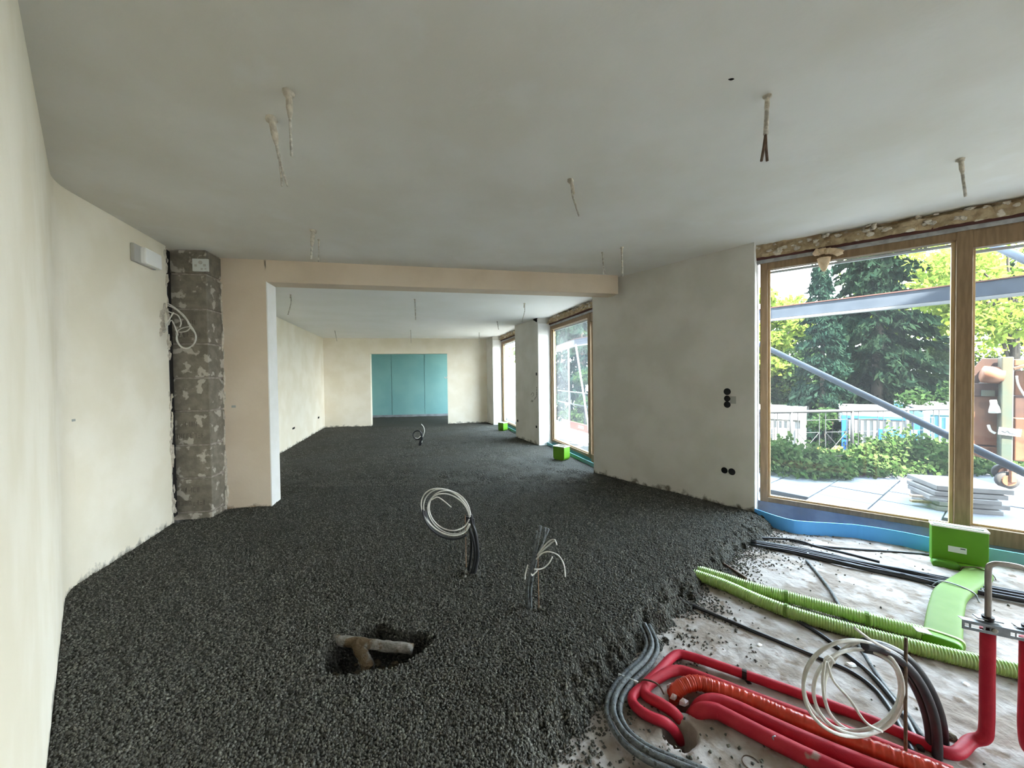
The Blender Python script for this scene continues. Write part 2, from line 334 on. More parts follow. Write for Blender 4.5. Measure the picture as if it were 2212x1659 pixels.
p2f = (0.08, 9.00); p2n = (0.54, 7.88)
p3n = (-0.56, 11.35); p3f = BK1
d1 = (0.783, -0.622); n1 = (0.622, 0.783)
E1 = (p1n[0] + d1[0] * 3.3, p1n[1] + d1[1] * 3.3)
E2 = (5.55, 1.15); E3 = (6.45, -1.6); E4 = (5.6, -4.0); E5 = (-2.4, -4.0); E6 = (-2.6, -0.6)

# --- walls
def wallmesh(name, pts, thick, z0, z1, m, side=1):   # open polyline, thickness to one side
    outer = []
    for i, p in enumerate(pts):
        ns = []
        if i > 0: ns.append(perp(pts[i - 1], p))
        if i < len(pts) - 1: ns.append(perp(p, pts[i + 1]))
        nx = sum(k[0] for k in ns) / len(ns); ny = sum(k[1] for k in ns) / len(ns); l = nx * nx + ny * ny
        outer.append((p[0] + side * nx / l * thick, p[1] + side * ny / l * thick))
    mb = MB()
    for i in range(len(pts) - 1):
        mb.prism([pts[i], pts[i + 1], outer[i + 1], outer[i]], z0, z1)
    return struct(mb.build(name, m))
arc = []
for k in range(7):
    t = k / 6; a0 = along(A, W0, 0.06); b0 = along(A, B, 0.12)
    arc.append(((1 - t) ** 2 * a0[0] + 2 * t * (1 - t) * A[0] + t * t * b0[0], (1 - t) ** 2 * a0[1] + 2 * t * (1 - t) * A[1] + t * t * b0[1]))
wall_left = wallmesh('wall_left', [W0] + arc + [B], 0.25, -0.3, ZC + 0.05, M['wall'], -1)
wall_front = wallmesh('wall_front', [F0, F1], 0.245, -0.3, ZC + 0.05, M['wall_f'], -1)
nF = perp(F1, F0)
mb = MB(); mb.prism([F1, (F1[0] - 0.01, F1[1] - 0.002), off((F1[0] - 0.01, F1[1] - 0.002), (-0.2, 0.98), 0.245), off(F1, (-0.2, 0.98), 0.245)], -0.3, 2.51)
j = mb.build('reveal', M['jamb'], wall_front); j.location = (0.006, 0.001, 0)
wall_far_left = wallmesh('wall_far_left', [FL0, FL1], 0.25, -0.3, ZF + 0.05, M['wall'], -1)
# back wall of the far room with its opening
cB = ((BK1[0] - BK0[0]), (BK1[1] - BK0[1])); lB = math.hypot(*cB); cB = (cB[0] / lB, cB[1] / lB); nB = (-cB[1], cB[0])
oa = W(801, 850, BK0, BK1); ob = W(967, 850, BK0, BK1); OA = (oa.x, oa.y); OB = (ob.x, ob.y)
def back(p, q, z0, z1): return MB().prism([p, q, off(q, nB, 0.2), off(p, nB, 0.2)], z0, z1)
bk = back(off(BK0, cB, -0.3), OA, -0.3, ZF + 0.05); b2 = back(OB, off(BK1, cB, 0.1), -0.3, ZF + 0.05); b3 = back(OA, OB, 2.15, ZF + 0.05)
bk.add(b2.v, b2.f).add(b3.v, b3.f); wall_back = struct(bk.build('wall_back', M['wall']))
# third room with the green plasterboard
T0 = (-5.55, 13.86); T1 = (-1.35, 14.42)
cT = (T1[0] - T0[0], T1[1] - T0[1]); lT = math.hypot(*cT); cT = (cT[0] / lT, cT[1] / lT); nT = (-cT[1], cT[0])
wt = struct(MB().prism([off(T0, nT, 0.03), off(T1, nT, 0.03), off(T1, nT, 0.2), off(T0, nT, 0.2)], -0.3, ZF + 0.05).build('wall_plasterboard', M['filler']))
s845 = (W(846, 830, T0, T1) - Vector((T0[0], T0[1], 0))).to_2d().length; s917 = (W(917, 830, T0, T1) - Vector((T0[0], T0[1], 0))).to_2d().length
cuts = [0, s845 - (s917 - s845), s845, s917, s917 + (s917 - s845), lT]
for a_, b_ in zip(cuts[:-1], cuts[1:]):
    if b_ - a_ < 0.05: continue
    p = off(T0, cT, a_ + 0.006); q = off(T0, cT, b_ - 0.006)
    MB().prism([p, q, off(q, nT, 0.03), off(p, nT, 0.03)], 0.07, ZF + 0.02).build('plasterboard', M['teal'], wt)
mb = MB(); q = off(T0, nT, -0.004); mb.prism([q, off(T1, nT, -0.004), off(T1, nT, 0.03), off(T0, nT, 0.03)], -0.02, 0.075); struct(mb.build('baseboard_back', M['membrane']))
struct(MB().prism([off(T0, cT, -0.25), T0, off(BK0, nB, 0.2), off(off(BK0, nB, 0.2), cB, -0.3)], -0.3, ZF + 0.05).build('wall_third_left', M['wall']))
# facade piers
nP1 = (0.793, 0.609)
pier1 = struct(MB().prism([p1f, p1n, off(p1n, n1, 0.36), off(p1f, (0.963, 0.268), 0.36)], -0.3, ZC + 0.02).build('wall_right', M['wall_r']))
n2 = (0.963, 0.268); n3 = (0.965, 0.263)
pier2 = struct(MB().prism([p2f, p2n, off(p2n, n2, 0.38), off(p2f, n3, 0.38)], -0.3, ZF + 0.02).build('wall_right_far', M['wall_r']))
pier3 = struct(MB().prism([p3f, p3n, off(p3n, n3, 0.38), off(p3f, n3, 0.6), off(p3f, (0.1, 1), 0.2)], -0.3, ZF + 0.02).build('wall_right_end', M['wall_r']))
# bright reveals (smooth trowelled jambs)
def reveal(p, n, d, e, z1, parent):
    q = off(p, n, 0.005); r_ = off(p, n, d); t = (e[0] * 0.006, e[1] * 0.006)
    MB().prism([q, r_, (r_[0] + t[0], r_[1] + t[1]), (q[0] + t[0], q[1] + t[1])], -0.1, z1).build('reveal', M['jamb'], parent)
reveal(p1n, n1, 0.35, d1, 2.56, pier1)
reveal(p2n, n2, 0.37, (0.268, -0.963), 2.50, pier2)
reveal(p3n, n3, 0.37, (0.263, -0.965), 2.50, pier3)
# facade and walls beside and behind the camera
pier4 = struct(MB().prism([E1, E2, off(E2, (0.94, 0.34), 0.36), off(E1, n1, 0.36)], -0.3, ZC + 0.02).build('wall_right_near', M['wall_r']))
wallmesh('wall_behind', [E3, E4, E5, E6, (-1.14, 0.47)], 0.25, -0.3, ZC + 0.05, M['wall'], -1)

# --- beam over the opening
cF = ((F1[0] - F0[0]), (F1[1] - F0[1])); lF = math.hypot(*cF); cF = (cF[0] / lF, cF[1] / lF); nFo = (-cF[1], cF[0])
bend = off(F1, cF, 4.24)
beam = struct(MB().prism([off(F1, cF, -0.02), bend, off(bend, nFo, 0.245), off(off(F1, cF, -0.02), nFo, 0.245)], 2.505, ZC + 0.02).build('ceiling_beam', M['wall_f'], bevel=0.006))
# --- ceilings (solid slabs carrying the roof)
near_poly = [(-1.4, 0.3), (-3.5, 2.3), off(off(F1, cF, -1.2), nFo, 0.12), off(bend, nFo, 0.12), off(p1f, n2, 0.5), off(p1n, n1, 0.75), off(E1, n1, 0.75), off(E2, (0.94, 0.34), 0.7), off(E3, (0.9, 0), 0.7), (5.9, -4.4), (-2.9, -4.4), (-2.9, -0.6)]
struct(MB().prism(near_poly, ZC, ZC + 0.55).build('ceiling', M['ceil']))
far_poly = [off(off(F1, cF, -1.25), nFo, 0.12), off(bend, nFo, 0.12), off(p1f, n2, 0.5), off(p2n, n2, 0.75), off(p2f, n3, 0.75), off(p3n, n3, 0.75), (0.2, 12.2), (-0.4, 14.9), (-6.6, 14.2), (-6.3, 11.3), (-4.3, 4.3)]
struct(MB().prism(far_poly, ZF, ZC + 0.55).build('ceiling_far', M['ceil2']))

struct(MB().prism(near_poly, ZC + 0.55, 5.2).build('shade_storey', M['wall_r']))  # unseen mass added above both roofs to shade the terrace and canopy beam
struct(MB().prism(far_poly, ZC + 0.55, 4.6).build('shade_storey', M['wall_r']))

# ------------------------------------------------------------------ screed floor (height field with its ragged edge and the pit)
EDGE = [(2.75, 4.05), (2.42, 3.76), (2.05, 3.44), (1.66, 3.08), (1.27, 2.72), (0.87, 2.33), (0.60, 2.06), (0.38, 1.86), (0.16, 1.60), (-0.02, 1.40), (-0.25, 1.08), (-0.55, 0.6)]
def edge_dist(x, y):                        # + inside the screed, - over the raw slab
    best = np.full(x.shape, 1e9); sign = np.ones(x.shape)
    for (ax, ay), (bx, by) in zip(EDGE[:-1], EDGE[1:]):
        dx, dy = bx - ax, by - ay; l2 = dx * dx + dy * dy
        t = np.clip(((x - ax) * dx + (y - ay) * dy) / l2, 0, 1)
        d = np.hypot(x - ax - t * dx, y - ay - t * dy); s = np.sign(dx * (y - ay) - dy * (x - ax))
        m = d < best - 1e-9; best = np.where(m, d, best); sign = np.where(m, s, sign)
    return -best * sign
HC = (-0.745, 1.995)
def pit(x, y):                              # 0 outside .. 1 at the bottom
    a = np.arctan2(y - HC[1], x - HC[0]); rx = 0.245 + 0.035 * np.sin(2 * a + 0.6) + 0.02 * np.sin(5 * a); ry = 0.165 + 0.03 * np.sin(3 * a + 2)
    d = np.sqrt(((x - HC[0]) / rx) ** 2 + ((y - HC[1]) / ry) ** 2) + (vnoise(x * 40, y * 40, 5) - 0.5) * 0.16
    return np.clip((1.06 - d) / 0.16, 0, 1)
def clump(u, v, rad, h, x, y):
    p = P(u, v); return h * np.exp(-((x - p.x) ** 2 + (y - p.y) ** 2) / rad ** 2)
def screed_z(x, y):
    s = edge_dist(x, y) + (vnoise(x * 9, y * 9, 1) - 0.5) * 0.14 + (vnoise(x * 30, y * 30, 2) - 0.5) * 0.06
    t = np.clip((s + 0.17) / 0.24, 0, 1); t = t * t * (3 - 2 * t)
    z = -0.125 + 0.125 * t
    z = z + (vnoise(x * 3, y * 3, 3) - 0.5) * 0.012 + (vnoise(x * 14, y * 14, 4) - 0.5) * 0.008
    z = z - 0.17 * pit(x, y)
    z = z - clump(1160, 1312, 0.06, 0.03, x, y) + clump(1022, 1240, 0.05, 0.015, x, y)
    return z
def grid(x0, x1, y0, y1, step, fn, rough, keep=None):
    nx = int((x1 - x0) / step) + 1; ny = int((y1 - y0) / step) + 1
    X, Y = np.meshgrid(np.linspace(x0, x1, nx), np.linspace(y0, y1, ny))
    X = X + RN.uniform(-.25, .25, X.shape) * step; Y = Y + RN.uniform(-.25, .25, Y.shape) * step
    Z = fn(X, Y) + RN.uniform(-rough, rough, X.shape)
    i = np.arange(nx * ny).reshape(ny, nx)
    f = np.stack([i[:-1, :-1].ravel(), i[:-1, 1:].ravel(), i[1:, 1:].ravel(), i[1:, :-1].ravel()], 1)
    v = np.stack([X.ravel(), Y.ravel(), Z.ravel()], 1)
    if keep is not None:
        c = v[f].mean(1); f = f[keep(c)]
    used = np.unique(f); m = np.full(len(v), -1); m[used] = np.arange(len(used))
    return v[used], m[f]
def left_of(a, b, c): return (b[0] - a[0]) * (c[:, 1] - a[1]) - (b[1] - a[1]) * (c[:, 0] - a[0])
def keep_near(c):
    k = (edge_dist(c[:, 0], c[:, 1]) > -0.28)
    k &= left_of((W0[0] - 0.1, W0[1] - 0.1), (A[0] - 0.1, A[1] - 0.1), c) < 0
    k &= left_of((p1f[0] + .1, p1f[1]), (p1n[0] + .1, p1n[1]), c) < 0.05
    return k
v, f = grid(-3.75, 2.75, 0.55, 5.2, 0.0125, screed_z, 0.0028, keep_near)
floor = struct(npmesh('floor', v, f, M['screed'], smooth=True))
def keep_far(c):
    return (c[:, 0] < 0.2 + (12.5 - c[:, 1]) * 0.36) & ((c[:, 1] > 5.7) | (left_of((p1f[0] + .1, p1f[1]), (p1n[0] + .1, p1n[1]), c) < 0.05))
v, f = grid(-6.4, 2.9, 5.17, 14.5, 0.04, lambda x, y: (vnoise(x * 3, y * 3, 3) - 0.5) * 0.012 + (vnoise(x * 9, y * 9, 4) - .5) * .012, 0.002, keep_far)
fl2 = npmesh('floor_far', v, f, M['screed'], smooth=True); struct(fl2)

# raw slab under everything, with the two core holes
hA = P(1468, 1583, ZS); hB = P(1487, 1515, ZS)
def slab_z(x, y):
    z = ZS + (vnoise(x * 2, y * 2, 21) - .5) * 0.02 + (vnoise(x * 25, y * 25, 22) - .5) * 0.007
    d1_ = np.hypot((x - hA.x) / 0.062, (y - hA.y) / 0.062); d2_ = np.hypot((x - hB.x) / 0.085, (y - hB.y) / 0.055)
    return z - 0.25 * (np.clip((1.1 - np.minimum(d1_, d2_)) / 0.15, 0, 1))
def keep_slab(c): return (edge_dist(c[:, 0], c[:, 1]) < 0.12)
v, f = grid(-0.5, 3.9, 0.75, 4.35, 0.0125, slab_z, 0.0012, keep_slab)
struct(npmesh('floor_raw', v, f, M['slab'], smooth=True))
struct(MB().prism([(-6.6, 14.6), (-6.4, 4.0), (-3.6, 2.0), (-1.5, 0.2), (-3.2, -4.4), (6.0, -4.4), (7.0, -1.6), (6.1, 1.3), off(E1, n1, 0.4), off(p1n, n1, 0.4), off(p1f, n2, 0.4), off(p2n, n2, .4), off(p2f, n2, .4), (0.1, 12.3), (0.0, 14.9)], -0.6, -0.42).build('foundation', M['earth']))
struct(MB().prism([(-1.5, 0.9), (-3.2, -4.4), (6.0, -4.4), (7.0, -1.6), (6.1, 1.3), off(E1, n1, 0.3), (3.85, 3.1), (3.85, 0.78), (-0.35, 0.78)], ZS - 0.05, ZS).build('floor_behind', M['slab']))

# loose and half-bedded granules of the screed
def octas(cx, cy, cz, r_):
    n = len(cx); base = np.array([(1, 0, 0), (-1, 0, 0), (0, 1, 0), (0, -1, 0), (0, 0, 1), (0, 0, -1)], float)
    a = RN.uniform(0, 6.283, n); b = RN.uniform(-.6, .6, n); c_, s_ = np.cos(a), np.sin(a)
    v_ = base[None] * (r_[:, None, None] * RN.uniform(0.65, 1.25, (n, 6, 1)))
    x = v_[..., 0] * c_[:, None] - v_[..., 1] * s_[:, None]; y = v_[..., 0] * s_[:, None] + v_[..., 1] * c_[:, None]; z = v_[..., 2] + x * np.sin(b)[:, None]
    V_ = np.stack([x + cx[:, None], y + cy[:, None], z + cz[:, None]], -1).reshape(-1, 3)
    F_ = np.array([(0, 2, 4), (2, 1, 4), (1, 3, 4), (3, 0, 4), (2, 0, 5), (1, 2, 5), (3, 1, 5), (0, 3, 5)])
    return V_, (F_[None] + (np.arange(n) * 6)[:, None, None]).reshape(-1, 3)
N = 400000
gy = 0.95 + 4.4 * RN.random(N) ** 1.9; gx = RN.uniform(-1.45, 1.0, N) * gy + RN.uniform(-.3, .3, N)
ins = (edge_dist(gx, gy) > -0.12) & (left_of(W0, A, np.stack([gx, gy], 1)) < -0.01) & (left_of(p1f, p1n, np.stack([gx, gy], 1)) < -0.01) & (np.abs(gx / gy) < 1.42) & (gx > -3.3)
gx, gy = gx[ins][:110000], gy[ins][:110000]
v, f = octas(gx, gy, screed_z(gx, gy) + 0.001, RN.uniform(0.0035, 0.0085, len(gx)))
g = npmesh('granules', v, f, M['granule'], floor, smooth=True); g['kind'] = 'stuff'
N = 48000
gy = 5.05 + 6.0 * RN.random(N) ** 1.3; gx = RN.uniform(-.72, .22, N) * gy
ins = (left_of(F0, off(F1, cF, 6), np.stack([gx, gy], 1)) > -.9) & (left_of(p1f, p1n, np.stack([gx, gy], 1)) < -0.02) | (gy > 5.75) & (gx < .45)
gx, gy = gx[ins], gy[ins]
v, f = octas(gx, gy, np.zeros(len(gx)) + 0.001, RN.uniform(0.005, 0.0095, len(gx)))
g = npmesh('granules', v, f, M['granule'], fl2, smooth=True); g['kind'] = 'stuff'
# crumbs scattered over the raw slab next to the edge
N = 90000
cy_ = RN.uniform(0.9, 4.0, N); cx_ = RN.uniform(-0.2, 3.4, N); ed = -edge_dist(cx_, cy_)
pr = np.where(ed > 0, np.exp(-np.maximum(ed - 0.08, 0) / 0.13) + 0.006, 0) * (0.25 + 1.5 * (vnoise(cx_ * 7, cy_ * 7, 31) > 0.5))
fg = np.exp(-((cx_ - 0.55) ** 2 / 0.16 + (cy_ - 1.32) ** 2 / 0.05)); pr = pr + np.where(ed > 0, fg * 0.35, 0)
k = RN.random(N) < pr * 0.5; cx_, cy_ = cx_[k], cy_[k]
v, f = octas(cx_, cy_, slab_z(cx_, cy_) + 0.003, RN.uniform(0.003, 0.010, len(cx_)))
g = npmesh('screed_crumbs', v, f, M['granule'], smooth=True); g['kind'] = 'stuff'
tag(g, 'dark screed crumbs strewn over the pale raw slab', 'crumbs')

# ------------------------------------------------------------------ block pillar
pil = struct(MB().prism([off(PL[0], (0.1, 0.99), 0.012), off(PL[1], (-0.7, 0.7), 0.016), off(PL[2], (-1, 0), 0.012), PL[3]], -0.3, ZC + 0.02).build('wall_pillar', M['mortar']))
vj = [1118, 1107, 1033, 962, 888, 817, 743, 668, 592, 535]
zj = [-0.05] + [W(415, q, PL[0], PL[1]).z for q in vj[1:-1]] + [ZC]
tagz = []
for i, (a_, b_) in enumerate(zip(zj[:-1], zj[1:])):
    if b_ - a_ < 0.02: continue
    o = MB().prism([off(PL[0], (0, 1), R.uniform(-.004, .004)), off(PL[1], (0, 1), R.uniform(-.004, .004)), off(PL[2], (1, 0), R.uniform(-.003, .003)), off(PL[3], (0, 0), 0)], a_ + 0.009, b_ - 0.009).build('block', M['block'], pil, bevel=0.008)
    if i in (1, 3, 6): tagz.append((i, a_, b_, o))
ex = Vector((PL[1][0] - PL[0][0], PL[1][1] - PL[0][1], 0)).normalized(); ey = Vector((ex.y, -ex.x, 0))
for i, a_, b_, o in tagz:                    # cast lettering, worn past reading
    mb = MB()
    for row, (fr, x0, x1) in enumerate(((0.62, 0.14, 0.26), (0.28, 0.06, 0.32))):
        if i == 1 and row == 0: fr = 0.66
        z0 = a_ + (b_ - a_) * fr; x = x0
        while x < x1:
            wl = R.uniform(0.018, 0.026); c = Vector((PL[0][0], PL[0][1], 0)) + ex * (x + wl / 2)
            for _ in range(R.choice((2, 3))):
                if R.random() < .55: mb.box(c + ex * R.choice((-wl / 2, wl / 2)) * .7 + Vector((0, 0, z0)) + ey * 0.004, ex, ey, (0, 0, 1), 0.005, 0.004, 0.05)
                else: mb.box(c + Vector((0, 0, z0 + R.choice((-.022, 0, .022)))) + ey * 0.004, ex, ey, (0, 0, 1), wl * .8, 0.004, 0.006)
            x += wl + 0.012
    mb.build('imprint', M['imprint'], o)
gap = MB().prism([off(B, (0.1, 1), 0.005), (-3.445, 3.93), (-3.60, 4.1), (-3.75, 3.9)], 0.05, ZC - 0.03); gp = struct(gap.build('dark_gap_1', M['gap']))  # black strip put into the gap for the darkness of the recess
# crumbling plaster edges beside the pillar
mb = MB()
for q in range(60):
    z = R.uniform(0.0, 2.72); mb.blob((B[0] + R.uniform(-.012, .006), B[1] + R.uniform(-.02, .02), z), R.uniform(.008, .02), R.uniform(.008, .02), R.uniform(.02, .07), 6, 5, 0.3, q)
mb.build('broken_plaster', M['lump'], wall_left, smooth=False)
mb = MB()
for q in range(46):
    mb.blob((PL[2][0] + R.uniform(-.004, .014), PL[2][1] - R.uniform(-.005, .03), R.uniform(0, 2.72)), R.uniform(.006, .013), R.uniform(.008, .02), R.uniform(.03, .10), 6, 5, 0.3, q)
mb.build('broken_plaster', M['lump'], wall_front, smooth=False)

# ------------------------------------------------------------------ windows
UP = Vector((0, 0, 1))
def v3(p, z=0.0): return Vector((p[0], p[1], z))
def window(name, a, d, n, L, z0, z1, mull, sashes, glass, header_top, header_in=0.10, foot='teal_foam', seed=1, simple=False):
    root = empty(name, v3(a, z0)); root['kind'] = 'structure'
    D, Nn = v3(d), v3(n)
    def bar(nm, t0, t1, za, zb, dep, out, m, bev=0.004):
        c = v3(a) + D * (t0 + t1) / 2 + Nn * (out + dep / 2) + UP * (za + zb) / 2
        o = MB().box(c, D, Nn, UP, t1 - t0, dep, zb - za).build(nm, m, bevel=bev); adopt(root, o); return o
    fw_ = 0.065
    bar('frame_stile', 0, fw_, z0, z1, 0.09, 0, M['wood']); bar('frame_stile', L - fw_, L, z0, z1, 0.09, 0, M['wood'])
    bar('frame_head', fw_, L - fw_, z1 - 0.07, z1, 0.09, 0, M['wood']); bar('frame_sill', fw_, L - fw_, z0, z0 + 0.05, 0.09, 0, M['wood'])
    edges = [fw_] + [x for m_ in mull for x in m_] + [L - fw_]
    for m0, m1 in mull: bar('mullion', m0, m1, z0, z1, 0.085, -0.012, M['wood'])
    for i in range(0, len(edges), 2):
        e0, e1 = edges[i], edges[i + 1]; zb, zt = z0 + 0.05, z1 - 0.07
        if i // 2 in sashes:
            bar('sash_rail', e0, e1, z0 - 0.055, z0 + 0.075, 0.075, -0.008, M['wood']); bar('sash_rail', e0, e1, z1 - 0.15, z1 - 0.012, 0.075, -0.008, M['wood']); zb, zt = z0 + 0.075, z1 - 0.15
        for q0, q1, za, zc_ in ((e0, e0 + 0.022, zb, zt), (e1 - 0.022, e1, zb, zt)): bar('glazing_bead', q0, q1, za, zc_, 0.03, 0.03, M['wood_lit'], 0.002)
        bar('glazing_bead', e0 + .022, e1 - .022, zb, zb + 0.016, 0.03, 0.03, M['wood_lit'], 0.002)
        bar('spacer_bar', e0 + .022, e1 - .022, zt - 0.035, zt - 0.012, 0.02, 0.055, M['alu'], 0)
        bar('pane', e0 + 0.005, e1 - 0.005, zb, zt, 0.006, 0.058, glass, 0)
    if simple: return root
    # header: ragged insulation, dark membrane edge, gasket tape
    ho = -header_in; hz0 = z1 + 0.05
    nx, nz = int(L / 0.012), 12; X, Z = np.meshgrid(np.linspace(-0.03, L + 0.02, nx), np.linspace(hz0, header_top, nz))
    prot = 0.02 + 0.05 * vnoise(X * 9, Z * 14, seed) + 0.03 * vnoise(X * 34, Z * 34, seed + 1) - 0.05 * (Z > header_top - 0.03) * (vnoise(X * 5, Z, seed + 2) > 0.45)
    vv = np.array(v3(a))[None] + X.reshape(-1, 1) * np.array(D)[None] - (prot.reshape(-1, 1) + ho * -0 - 0.10 + header_in) * np.array(Nn)[None] + Z.reshape(-1, 1) * np.array([[0, 0, 1.]])
    i = np.arange(nx * nz).reshape(nz, nx); ff = np.stack([i[:-1, :-1].ravel(), i[1:, :-1].ravel(), i[1:, 1:].ravel(), i[:-1, 1:].ravel()], 1)
    o = npmesh('header_insulation', vv, ff, M['insul']); adopt(root, o)
    bk_ = MB().box(v3(a) + D * L / 2 + Nn * 0.13 + UP * (hz0 + header_top) / 2, D, Nn, UP, L + 0.06, 0.12, header_top - hz0).build('header_board', M['insul']); adopt(root, bk_)
    mb = MB()
    for q in range(int(L * 22)):
        t = R.uniform(0, L); c = v3(a) + D * t - Nn * R.uniform(0.04, 0.07) + UP * R.uniform(hz0 + 0.03, header_top - 0.01)
        mb.blob(c, R.uniform(.012, .035), R.uniform(.012, .03), R.uniform(.008, .02), 6, 5, 0.35, q + seed)
    o = mb.build('plaster_lumps', M['lump']); adopt(root, o)
    bar('membrane_strip', -0.03, L + 0.02, hz0 - 0.014, hz0 + 0.012, 0.06, -0.03, M['rust_strip'], 0)
    bar('gasket_strip', -0.03, L + 0.02, z1, z1 + 0.036, 0.05, -0.006, M['gasket'], 0)
    bar('foot_board', -0.02, L, -0.12, z0 - 0.006, 0.10, 0.03, M[foot], 0)
    return root
a1 = (p1n[0] + n1[0] * .2 + d1[0] * .03, p1n[1] + n1[1] * .2 + d1[1] * .03)
win1 = window('window_1', a1, d1, n1, 3.2, 0.07, 2.57, [(1.372, 1.462), (2.6, 2.69)], {1}, M['glass'], ZC, 0.10, 'membrane', 3)
d2 = (0.268, -0.963); a2 = off(p2n, n2, 0.27)
win2 = window('window_2', a2, d2, n2, 2.388, 0.07, 2.44, [(1.70, 1.79)], {1}, M['glass_d'], ZF, 0.10, 'teal_foam', 5)
d3 = (0.263, -0.965); a3 = off(p3n, n3, 0.27)
win3 = window('window_3', a3, d3, n3, 2.43, 0.07, 2.44, [(1.75, 1.84)], {1}, M['glass_d'], ZF, 0.10, 'teal_foam', 8)
def win_between(name, a, b, z0, z1, mull):
    dx, dy = b[0] - a[0], b[1] - a[1]; l = math.hypot(dx, dy); d = (dx / l, dy / l)
    return window(name, a, d, (-d[1], d[0]), l, z0, z1, mull, set(), M['glass'], ZC, simple=True)
win_between('window_4', E2, E3, 0.07, 2.72, [(1.25, 1.33)])
win_between('window_5', off(BK1, nB, 0.22), (-0.95, 14.5), 0.05, 2.58, [])
# fill between far ceiling and head of window 1..3 outside
# drip of expanding foam over the first window
c = W(1783, 552, a1, off(a1, d1, 2)) - v3(n1) * 0.045
mb = MB()
for i in range(5):
    q = W(1766 + i * 11, 545 + (3 if i in (0, 4) else 0), a1, off(a1, d1, 2)) - v3(n1) * 0.05; mb.blob(q, 0.045, 0.035, 0.03, 9, 7, 0.25, i + 40)
q = W(1780, 560, a1, off(a1, d1, 2)) - v3(n1) * 0.05
mb.tube([q, q - UP * .05, q - UP * .09, q - UP * .125], [0.055, 0.045, 0.03, 0.012], 9, sub=3)
tag(mb.build('foam_drip', M['pu'], smooth=True), 'tan blob of expanding foam dripping from the header over the big window', 'foam')

# ------------------------------------------------------------------ blue edge foam along the big window
def strip(name, pts, z0, z1, th, m, lean=0.0):
    pts = spline([Vector(p) for p in pts], 6); vs_ = []; fs = []
    for i, p in enumerate(pts):
        t = (pts[min(i + 1, len(pts) - 1)] - pts[max(i - 1, 0)]).normalized(); n = Vector((t.y, -t.x, 0)) * th / 2
        for zz, k in ((z0, 0), (z1, 1)):
            for s_ in (1, -1): vs_.append((p.x + n.x * s_ + n.x / th * 2 * lean * k, p.y + n.y * s_ + n.y / th * 2 * lean * k, zz))
    for i in range(len(pts) - 1):
        a_, b_ = i * 4, i * 4 + 4
        fs += [(a_, b_, b_ + 2, a_ + 2), (a_ + 1, a_ + 3, b_ + 3, b_ + 1), (a_ + 2, b_ + 2, b_ + 3, a_ + 3), (a_, a_ + 1, b_ + 1, b_)]
    fs += [(0, 2, 3, 1), (len(vs_) - 4, len(vs_) - 3, len(vs_) - 1, len(vs_) - 2)]
    return MB().add(vs_, fs).build(name, m, smooth=False)
sp_ = [(p1n[0] + .0, p1n[1] + .03, 0)] + [P(u, v, ZS) for u, v in ((1672, 1140), (1715, 1152), (1770, 1157), (1850, 1163), (1930, 1176), (2010, 1193))]
o = strip('edge_foam', sp_, ZS, 0.035, 0.012, M['foam'], 0.0); tag(o, 'bright blue foam edge strip bulging along the foot of the big window', 'foam strip')
q0 = P(2010, 1193, ZS); q1 = q0 + v3(d1) * 1.7
o = strip('edge_board', [q0 + v3(d1) * 0.02, (q0 + q1) / 2, q1], ZS, 0.03, 0.02, M['teal_foam']); tag(o, 'teal insulation strip behind the green plenum box at the window foot', 'foam strip')
# edge foam tucked along the far windows
for nm, a_, d_, n_, lb in (('edge_foam', a2, d2, n2, 'pale teal foam strip at the foot of the dusty middle window'), ('edge_foam', a3, d3, n3, 'pale teal foam strip at the foot of the farthest window')):
    s0 = v3(off(a_, n_, -0.10)); o = strip(nm, [s0 + v3(d_) * .02, s0 + v3(d_) * 1.2, s0 + v3(d_) * 2.36], -0.03, 0.06, 0.012, M['teal_foam']); tag(o, lb, 'foam strip')

# ------------------------------------------------------------------ cable ends hanging from the ceiling
def ceiling_cable(ut, vt, ub, vb, z, label, lump=1.0, fork=False, dark=False, r_=0.006, bend=0):
    t = P(ut, vt, z); b = V(ub, vb, t.y); root = thing('ceiling_cable', t, label, 'cable')
    mid = t.lerp(b, 0.5) + Vector((bend, 0, 0)); m = M['old_c']
    if fork:
        k = t.lerp(b, 0.6)
        o = MB().tube([t + UP * .02, t.lerp(b, .3), k], [r_ * 1.3, r_ * 1.2, r_ * 1.4], 7).build('cable', m, smooth=True); adopt(root, o)
        for s_ in (-1, 1):
            o = MB().tube([k, k.lerp(b, .5) + Vector((s_ * .006, 0, 0)), b + Vector((s_ * .014, 0, 0))], r_ * .8, 6).build('wire', M['rebar'] if dark else m, smooth=True); adopt(root, o)
    else:
        o = MB().tube([t + UP * .02, t.lerp(mid, .5) + Vector((bend * .3, 0, 0)), mid, b], r_, 7).build('cable', m, smooth=True); adopt(root, o)
    if lump:
        mb = MB(); mb.blob(t - UP * .005, .022 * lump, .022 * lump, .02 * lump, 9, 7, 0.3, int(ut)); d = (b - t).normalized()
        mb.tube([t, t + d * .03 * lump, t + d * .07 * lump, t + d * .11 * lump], [.016 * lump, .013 * lump, .014 * lump, .007 * lump], 8, sub=2)
        o = mb.build('plaster_lump', M['lump'], smooth=True); adopt(root, o)
    return root
G = 'on the near ceiling'
ceiling_cable(624, 198, 630, 337, ZC, 'straight thin cable hanging from a holed plaster lump in the grey ceiling', 1.1)
ceiling_cable(586, 254, 615, 402, ZC, 'slanting plaster-caked cable with a forked tip beside the straight one', 1.25, fork=True)
ceiling_cable(1233, 388, 1251, 467, ZC, 'short bent pale cable stub in the middle of the grey ceiling', 0.9, bend=-.012)
ceiling_cable(1658, 206, 1651, 348, ZC, 'brown cable splitting into two dark wires under the grey ceiling', 0.8, fork=True, dark=True, r_=.008)
